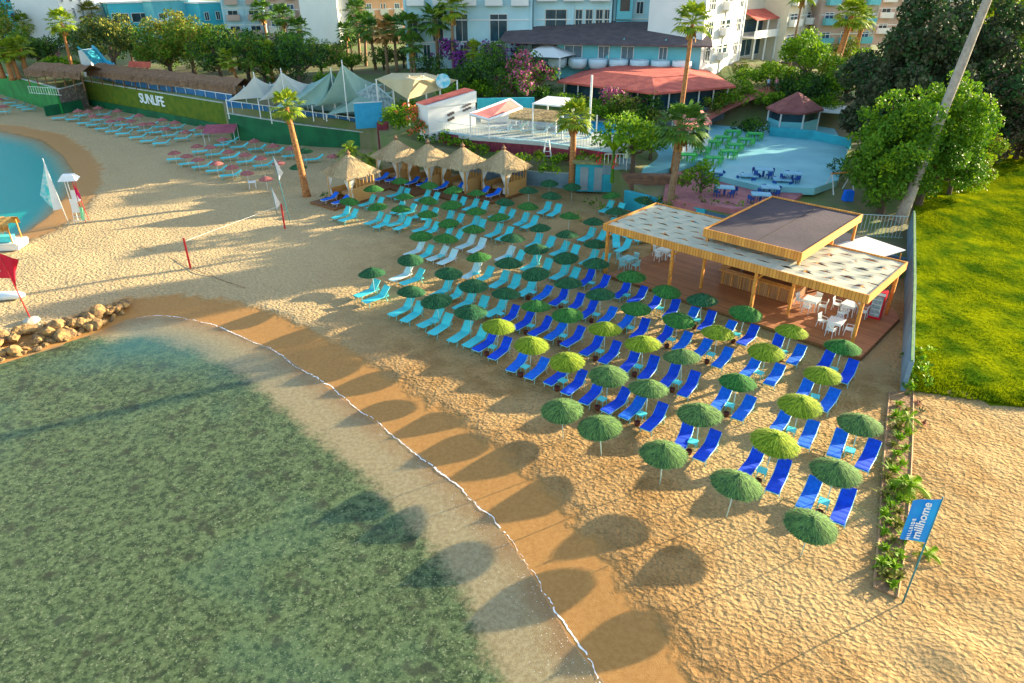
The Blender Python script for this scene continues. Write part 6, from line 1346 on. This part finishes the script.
# lifeguard chair
bp = W(82, 222, 0); r = empty('lifeguard_chair', bp, .2, 'tall lifeguard chair with white canopy, red and green flags and towels', 'lifeguard chair')
for sx in (-1, 1):
    for sy in (-1, 1): b = MB(); b.tube([(sx*.75, sy*.7, -.1), (sx*.5, sy*.45, 2.2), (sx*.5, sy*.45, 4.3)], .05, 5); b.build('leg', redp if sx > 0 else whitep, r)
b = MB(); b.add([(-1.2, -.9, 4.25), (1.2, -.9, 4.25), (1.2, .9, 4.35), (-1.2, .9, 4.35), (-.7, -.4, 4.75), (.7, -.4, 4.75), (.7, .4, 4.8), (-.7, .4, 4.8)], [(0, 1, 5, 4), (1, 2, 6, 5), (2, 3, 7, 6), (3, 0, 4, 7), (4, 5, 6, 7), (3, 2, 1, 0)]); b.build('canopy', white, r)
b = MB(); b.box((0, 0, 2.2), (1.1, 1.0, .1)); b.box((0, .45, 2.7), (1.0, .08, .9)); b.build('seat', whitep, r)
b = MB(); b.box((-.1, -.55, 1.8), (.9, .06, 1.3)); b.build('white_board', white, r)
cloth([(.55, -.4, 3.9), (.95, -.4, 2.9), (.9, -.35, 2.1), (.5, -.4, 2.9)], M('flag_crimson', (.6, .01, .12), None, 2, .7), r, 'red_cloth'); cloth([(.5, -.7, 1.7), (.9, -.75, 1.6), (.75, -.8, .3), (.3, -.75, .4)], M('towel_green', (.15, .55, .25), (.3, .65, .4), 3, .8), r, 'green_towel')
b = MB()
for k in range(5): b.tube([(-.65+.05*k, -.68+.05*k, .4*k+.3), (.65-.05*k, -.68+.05*k, .4*k+.3)], .035, 4)
b.build('rung', whitep, r); r.scale = (.68, .68, .97)
# net posts, net, cord lines
for i, (px, py, yt, lab) in enumerate([(190.5, 268, 238, 'red net post standing nearer the water'), (285, 229, 204, 'red net post standing nearer the palm')]):
    v = W(px, py, 0); b = MB(); h = hgt(v, yt); b.tube([(0, 0, -.3), (0, 0, h)], .09, 8); o = b.build('net_post', redp); o.location = v; tag(o, lab, 'post', 'red volleyball posts')
v0 = W(185, 262, 0); v1 = W(285, 215, 0); b = MB(); p0_ = W(190.5, 268, 0)+Vector((0, 0, 2.3)); p1_ = W(285, 229, 0)+Vector((0, 0, 2.3)); b.tube([p0_, p1_], .012, 4); tag(b.build('cord', white), 'thin white cord stretched between the two red net posts', 'cord')
b = MB(); b.tube([W(140, 246, .03), W(170, 258, .03), W(190, 268, .03), W(222, 280, .03), W(245, 288, .03)], .02, 4); tag(b.build('rope', wooddk), 'dark rope lying in the sand past the nearer red post', 'rope')
for i, (px, py, yt, px2, lab) in enumerate([(290, 222, 155, 281, 'tall white pennant flag nearer the rugged palm'), (277, 214, 187, 272, 'small white pennant flag left of the red post')]):
    v = W(px, py, 0); h = hgt(v, yt); r = pole_flag('pennant_flag', v, h, .035, M('teal_pole', (.03, .22, .26)), lab); r.rotation_euler = (0, -.1 if i == 0 else -.05, 0)
    cloth([(0, 0, h), (.55, .05, h-1.7), (.05, .05, h-2.3), (0, 0, h-2.3)], M('pennant_white', (.78, .75, .7), (.65, .6, .58), 3, .8), r, 'flag_cloth', 8, 8, .1)
# shower stand by the red umbrellas
v = W(253, 188, 0); r = empty('plastic_table', v, .3, 'small white plastic table beside the front red umbrellas', 'table'); b = MB(); b.box((0, 0, .7), (.8, .8, .05)); b.build('tabletop', white, r)
for sx in (-1, 1):
    for sy in (-1, 1): b = MB(); b.tube([(sx*.3, sy*.3, .7), (sx*.36, sy*.36, 0)], .03, 5); b.build('leg', white, r)
# thatched raft hut at the left edge, pedal boats
v = W(-3, 249, 0); r = empty('thatched_boat_stand', v, .12, 'white platform boat under a golden thatched canopy, left edge', 'boat')
b = MB(); vs = []; b.box((0, 0, .35), (4.4, 1.7, .5), taper=1.08); b.box((0, 0, .68), (4.5, 1.9, .1)); b.build('hull', M('boat_white', (.75, .73, .66), (.6, .62, .6), .9, .6), r)
b = MB(); R_ = random.Random(5); vs = []
for i in range(13):
    for y, z in ((-1.0, 1.9), (-.8, 2.5), (0, 2.8), (.8, 2.6), (1.0, 2.0)): vs.append((-2.5+4.6*i/12, y+R_.uniform(-.06, .06), z+R_.uniform(-.1, .05)))
b.add(vs, [(5*i+k, 5*i+5+k, 5*i+6+k, 5*i+1+k) for i in range(12) for k in range(4)])
for _ in range(160): x = R_.uniform(-2.5, 2.1); b.add([(x, -1.02, 2.3), (x+.1, -1.02, 2.3), (x+R_.uniform(-.1, .15), -1.05, 1.6)], [(0, 1, 2)])
b.build('thatch', M('golden_straw', (.62, .36, .10), (.38, .2, .05), 5, .95), r)
for sx in (-2.3, 1.9):
    for sy in (-.75, .75): b = MB(); b.tube([(sx, sy, .6), (sx, sy, 2.4)], .06, 5); b.build('post', wood, r)
b = MB(); b.box((0, -.3, 1.05), (3.6, .7, .5)); b.build('seat', turq, r)
v = W(6, 300, 0); r = empty('beached_float', v, .2, 'white and pale blue beached float beside the red flag', 'float'); b = MB()
b.tube([(-2.6, 0, .3), (-1.2, 0, .34), (.0, 0, .34), (1.0, 0, .32), (1.35, 0, .3)], [.3, .34, .34, .3, .12], 10); b.build('tube', M('float_white', (.7, .75, .75), (.45, .62, .7), .8, .4), r, True)
b = MB(); b.tube([(-1.2, 0, .34), (-1.12, 0, .34)], .352, 10); b.build('band', turq, r)
# water slide
v = G(95, 78); r = empty('water_slide', v, 0, 'blue and white water slide in the trees left of the pine', 'slide')
b = MB(); A0 = Vector((-1.5, 2, 4.6)); A1 = Vector((3.6, -1, 1.2)); vs = []
for i in range(9):
    t = i/8; p = A0.lerp(A1, t)+Vector((0, 0, .35*math.sin(t*9))); 
    for y, z in ((-1.4, .5), (-1.2, 0), (0, -.05), (1.2, 0), (1.4, .5)): vs.append(p+Vector((y*.45, y*.9, z)))
b.add(vs, [(5*i+k, 5*i+5+k, 5*i+6+k, 5*i+1+k) for i in range(8) for k in range(4)]); b.build('chute', M('slide_blue', (.08, .55, .72), (.05, .45, .65), 1, .3), r)
b = MB(); b.box((-1.8, 2.6, 2.1), (1.8, 1.8, 4.4)); b.build('tower', whitep, r)
for x, z in ((0, 3.2), (2, 2)): b = MB(); b.tube([(x, .8-.4*x, 0), (x, .8-.4*x, z)], .1, 6); b.build('support', steel, r)
b = MB(); b.slab([W(128, 66, 7.6), W(150, 67, 7.6), W(151, 62, 8.4), W(129, 61, 8.4)], .15); o = b.build('red_awning', redroof); tag(o, 'dark red awning roof under the trees right of the pine', 'awning')
# pool side white ladder chair and posts
v = W(547, 160, 2.8); r = empty('folding_ladder', v, .1, 'white folding ladder standing on the slope under the pool deck', 'ladder'); b = MB()
for x in (-.5, .5): b.tube([(x, -.4, 0), (x*.35, 0, 2.2)], .05, 4); b.tube([(x, .5, 0), (x*.35, 0, 2.2)], .05, 4)
b.build('frame', white, r); b = MB()
for z in (.5, 1.0, 1.5): b.tube([(-.5+.15*z, -.4+.18*z, z), (.5-.15*z, -.4+.18*z, z)], .04, 4)
b.build('rung', white, r)
v = W(589, 134, 4.3); b = MB(); b.tube([(0, 0, 0), (0, 0, hgt(v, 75))], .12, 8); o = b.build('flagpole', white); o.location = v; tag(o, 'bare white flagpole by the swimming pool', 'flagpole')
v = W(595.5, 144, 4.3); b = MB(); b.tube([(0, 0, 0), (0, 0, hgt(v, 115))], .08, 6); o = b.build('lamp_post', white); o.location = v; tag(o, 'shorter white post by the pool, right of the flagpole', 'post')
um = empty('folded_parasol', W(626, 172, 2.6), 0, 'closed pale green parasol beside the lookout platform', 'parasol'); b = MB(); b.lathe([(.0, 3.6), (.12, 3.3), (.22, 2.2), (.30, 1.5), (.1, 1.4)], 8); b.build('canopy', M('pale_green_cloth', (.5, .6, .42), (.4, .5, .35), 3, .8), um); b = MB(); b.tube([(0, 0, 0), (0, 0, 3.5)], .04, 5); b.build('pole', steel, um)
# pool loungers
pl_ = LGW
for i, (px, py) in enumerate([(505, 133), (517, 132), (529, 133), (541, 135), (560, 136), (572, 139), (584, 141), (522, 128), (548, 129)]):
    v = W(px, py, 4.33); o = pl_.put(v, .3+R.gauss(0, .1), 'white lounger on the pool deck, %s in order from the left' % ORD[i+1]); o['group'] = 'white loungers on the pool deck'
# people
def person(loc, rz, shirt, trousers, label, stride=.25, h=1.72):
    r = empty('person', loc, rz, label, 'person'); me = bpy.data.meshes.new('body'); s_ = h/1.75
    J = {'pel': (0, 0, .95), 'ch': (0, .02, 1.3), 'nk': (0, .02, 1.5), 'hd': (0, .0, 1.62), 'ht': (0, 0, 1.73), 'lh': (.1, 0, .9), 'lk': (.11, -stride*.6, .5), 'la': (.11, -stride, .08), 'lt': (.11, -stride-.16, .03), 'rh': (-.1, 0, .9), 'rk': (-.11, stride*.2, .5), 'ra': (-.11, stride, .1), 'rt': (-.11, stride-.14, .03), 'ls': (.18, .02, 1.42), 'le': (.24, .06, 1.15), 'lw': (.23, -.06, .92), 'lf': (.23, -.09, .82), 'rs': (-.18, .02, 1.42), 're': (-.24, .0, 1.15), 'rw': (-.23, -.14, .95), 'rf': (-.23, -.17, .86)}
    K = list(J); E_ = [('pel', 'ch'), ('ch', 'nk'), ('nk', 'hd'), ('hd', 'ht'), ('pel', 'lh'), ('lh', 'lk'), ('lk', 'la'), ('la', 'lt'), ('pel', 'rh'), ('rh', 'rk'), ('rk', 'ra'), ('ra', 'rt'), ('ch', 'ls'), ('ls', 'le'), ('le', 'lw'), ('lw', 'lf'), ('ch', 'rs'), ('rs', 're'), ('re', 'rw'), ('rw', 'rf')]
    RD = {'pel': .14, 'ch': .15, 'nk': .055, 'hd': .095, 'ht': .07, 'lh': .095, 'lk': .06, 'la': .04, 'lt': .035, 'ls': .06, 'le': .042, 'lw': .03, 'lf': .035}
    me.from_pydata([tuple(c*s_ for c in J[k]) for k in K], [(K.index(a), K.index(b_)) for a, b_ in E_], []); o = bpy.data.objects.new('body', me); COL.objects.link(o)
    md = o.modifiers.new('s', 'SKIN'); 
    for k, sv_ in zip(K, me.skin_vertices[0].data): x = RD.get(k, RD.get('l'+k[1:], .05)); sv_.radius = (x, x)
    me.skin_vertices[0].data[0].use_root = True
    m2 = o.modifiers.new('ss', 'SUBSURF'); m2.levels = 1; bpy.context.view_layer.update()
    m3 = bpy.data.meshes.new_from_object(o.evaluated_get(bpy.context.evaluated_depsgraph_get())); bpy.data.objects.remove(o)
    sk = M('skin', (.48, .26, .16), (.42, .22, .13), 2, .6); m3.materials.clear(); m3.materials.append(sk); m3.materials.append(shirt); m3.materials.append(trousers)
    for p in m3.polygons:
        z = p.center.z/s_; p.material_index = 1 if .98 < z < 1.47 and not (abs(p.center.x) > .2*s_ and z < 1.2) else 2 if .5 < z <= .98 and abs(p.center.x) < .19*s_ else 0
    o = bpy.data.objects.new('body', m3); COL.objects.link(o); o.parent = r
    b = MB(); b.lathe([(0, 1.76*s_), (.07*s_, 1.74*s_), (.105*s_, 1.66*s_), (.1*s_, 1.6*s_)], 8, c=(0, .02, 0)); b.build('hair', M('dark_hair', (.03, .02, .015)), r)
    return r
clA = M('pale_blue_shirt', (.35, .5, .6)); clB = M('dark_shorts', (.05, .06, .1)); clC = M('rose_dress', (.5, .2, .22)); clD = M('white_shirt', (.7, .7, .68))
person(W(767, 92, 6.25)+Vector((0, 0, .25)), .2, clA, clB, 'person in pale blue shirt walking up the red path'); person(W(775, 92, 6.3)+Vector((0, 0, .25)), -.3, clC, clB, 'person in rose top beside the other walker on the red path')
p_ = W(857, 184, 2.2); person((p_.x, p_.y, float(gz(p_.x, p_.y))), .8, clD, clB, 'person in white shirt standing under the green tree by the lawn')
o2 = W(847, 201, 1.7); b = MB(); b.box((0, 0, .5), (.9, .7, 1.0), taper=.85); o = b.build('blue_crate', blue2); o.location = (o2.x, o2.y, float(gz(o2.x, o2.y))); tag(o, 'blue plastic bin on the lawn behind the dark roof', 'bin')
# timber seesaw / play frame on the lawn
v = W(838, 192, 2); r = empty('play_frame', (v.x, v.y, float(gz(v.x, v.y))), .3, 'pale timber play frame on the lawn right of the terrace', 'play frame')
for sx in (-1, 1):
    b = MB(); b.tube([(sx*1.2, -.8, 0), (sx*1.2, 0, 1.9), (sx*1.2, .8, 0)], .07, 5); b.build('leg', whitep, r)
b = MB(); b.tube([(-1.3, 0, 1.9), (1.3, 0, 1.9)], .08, 6); b.build('beam', wood, r)
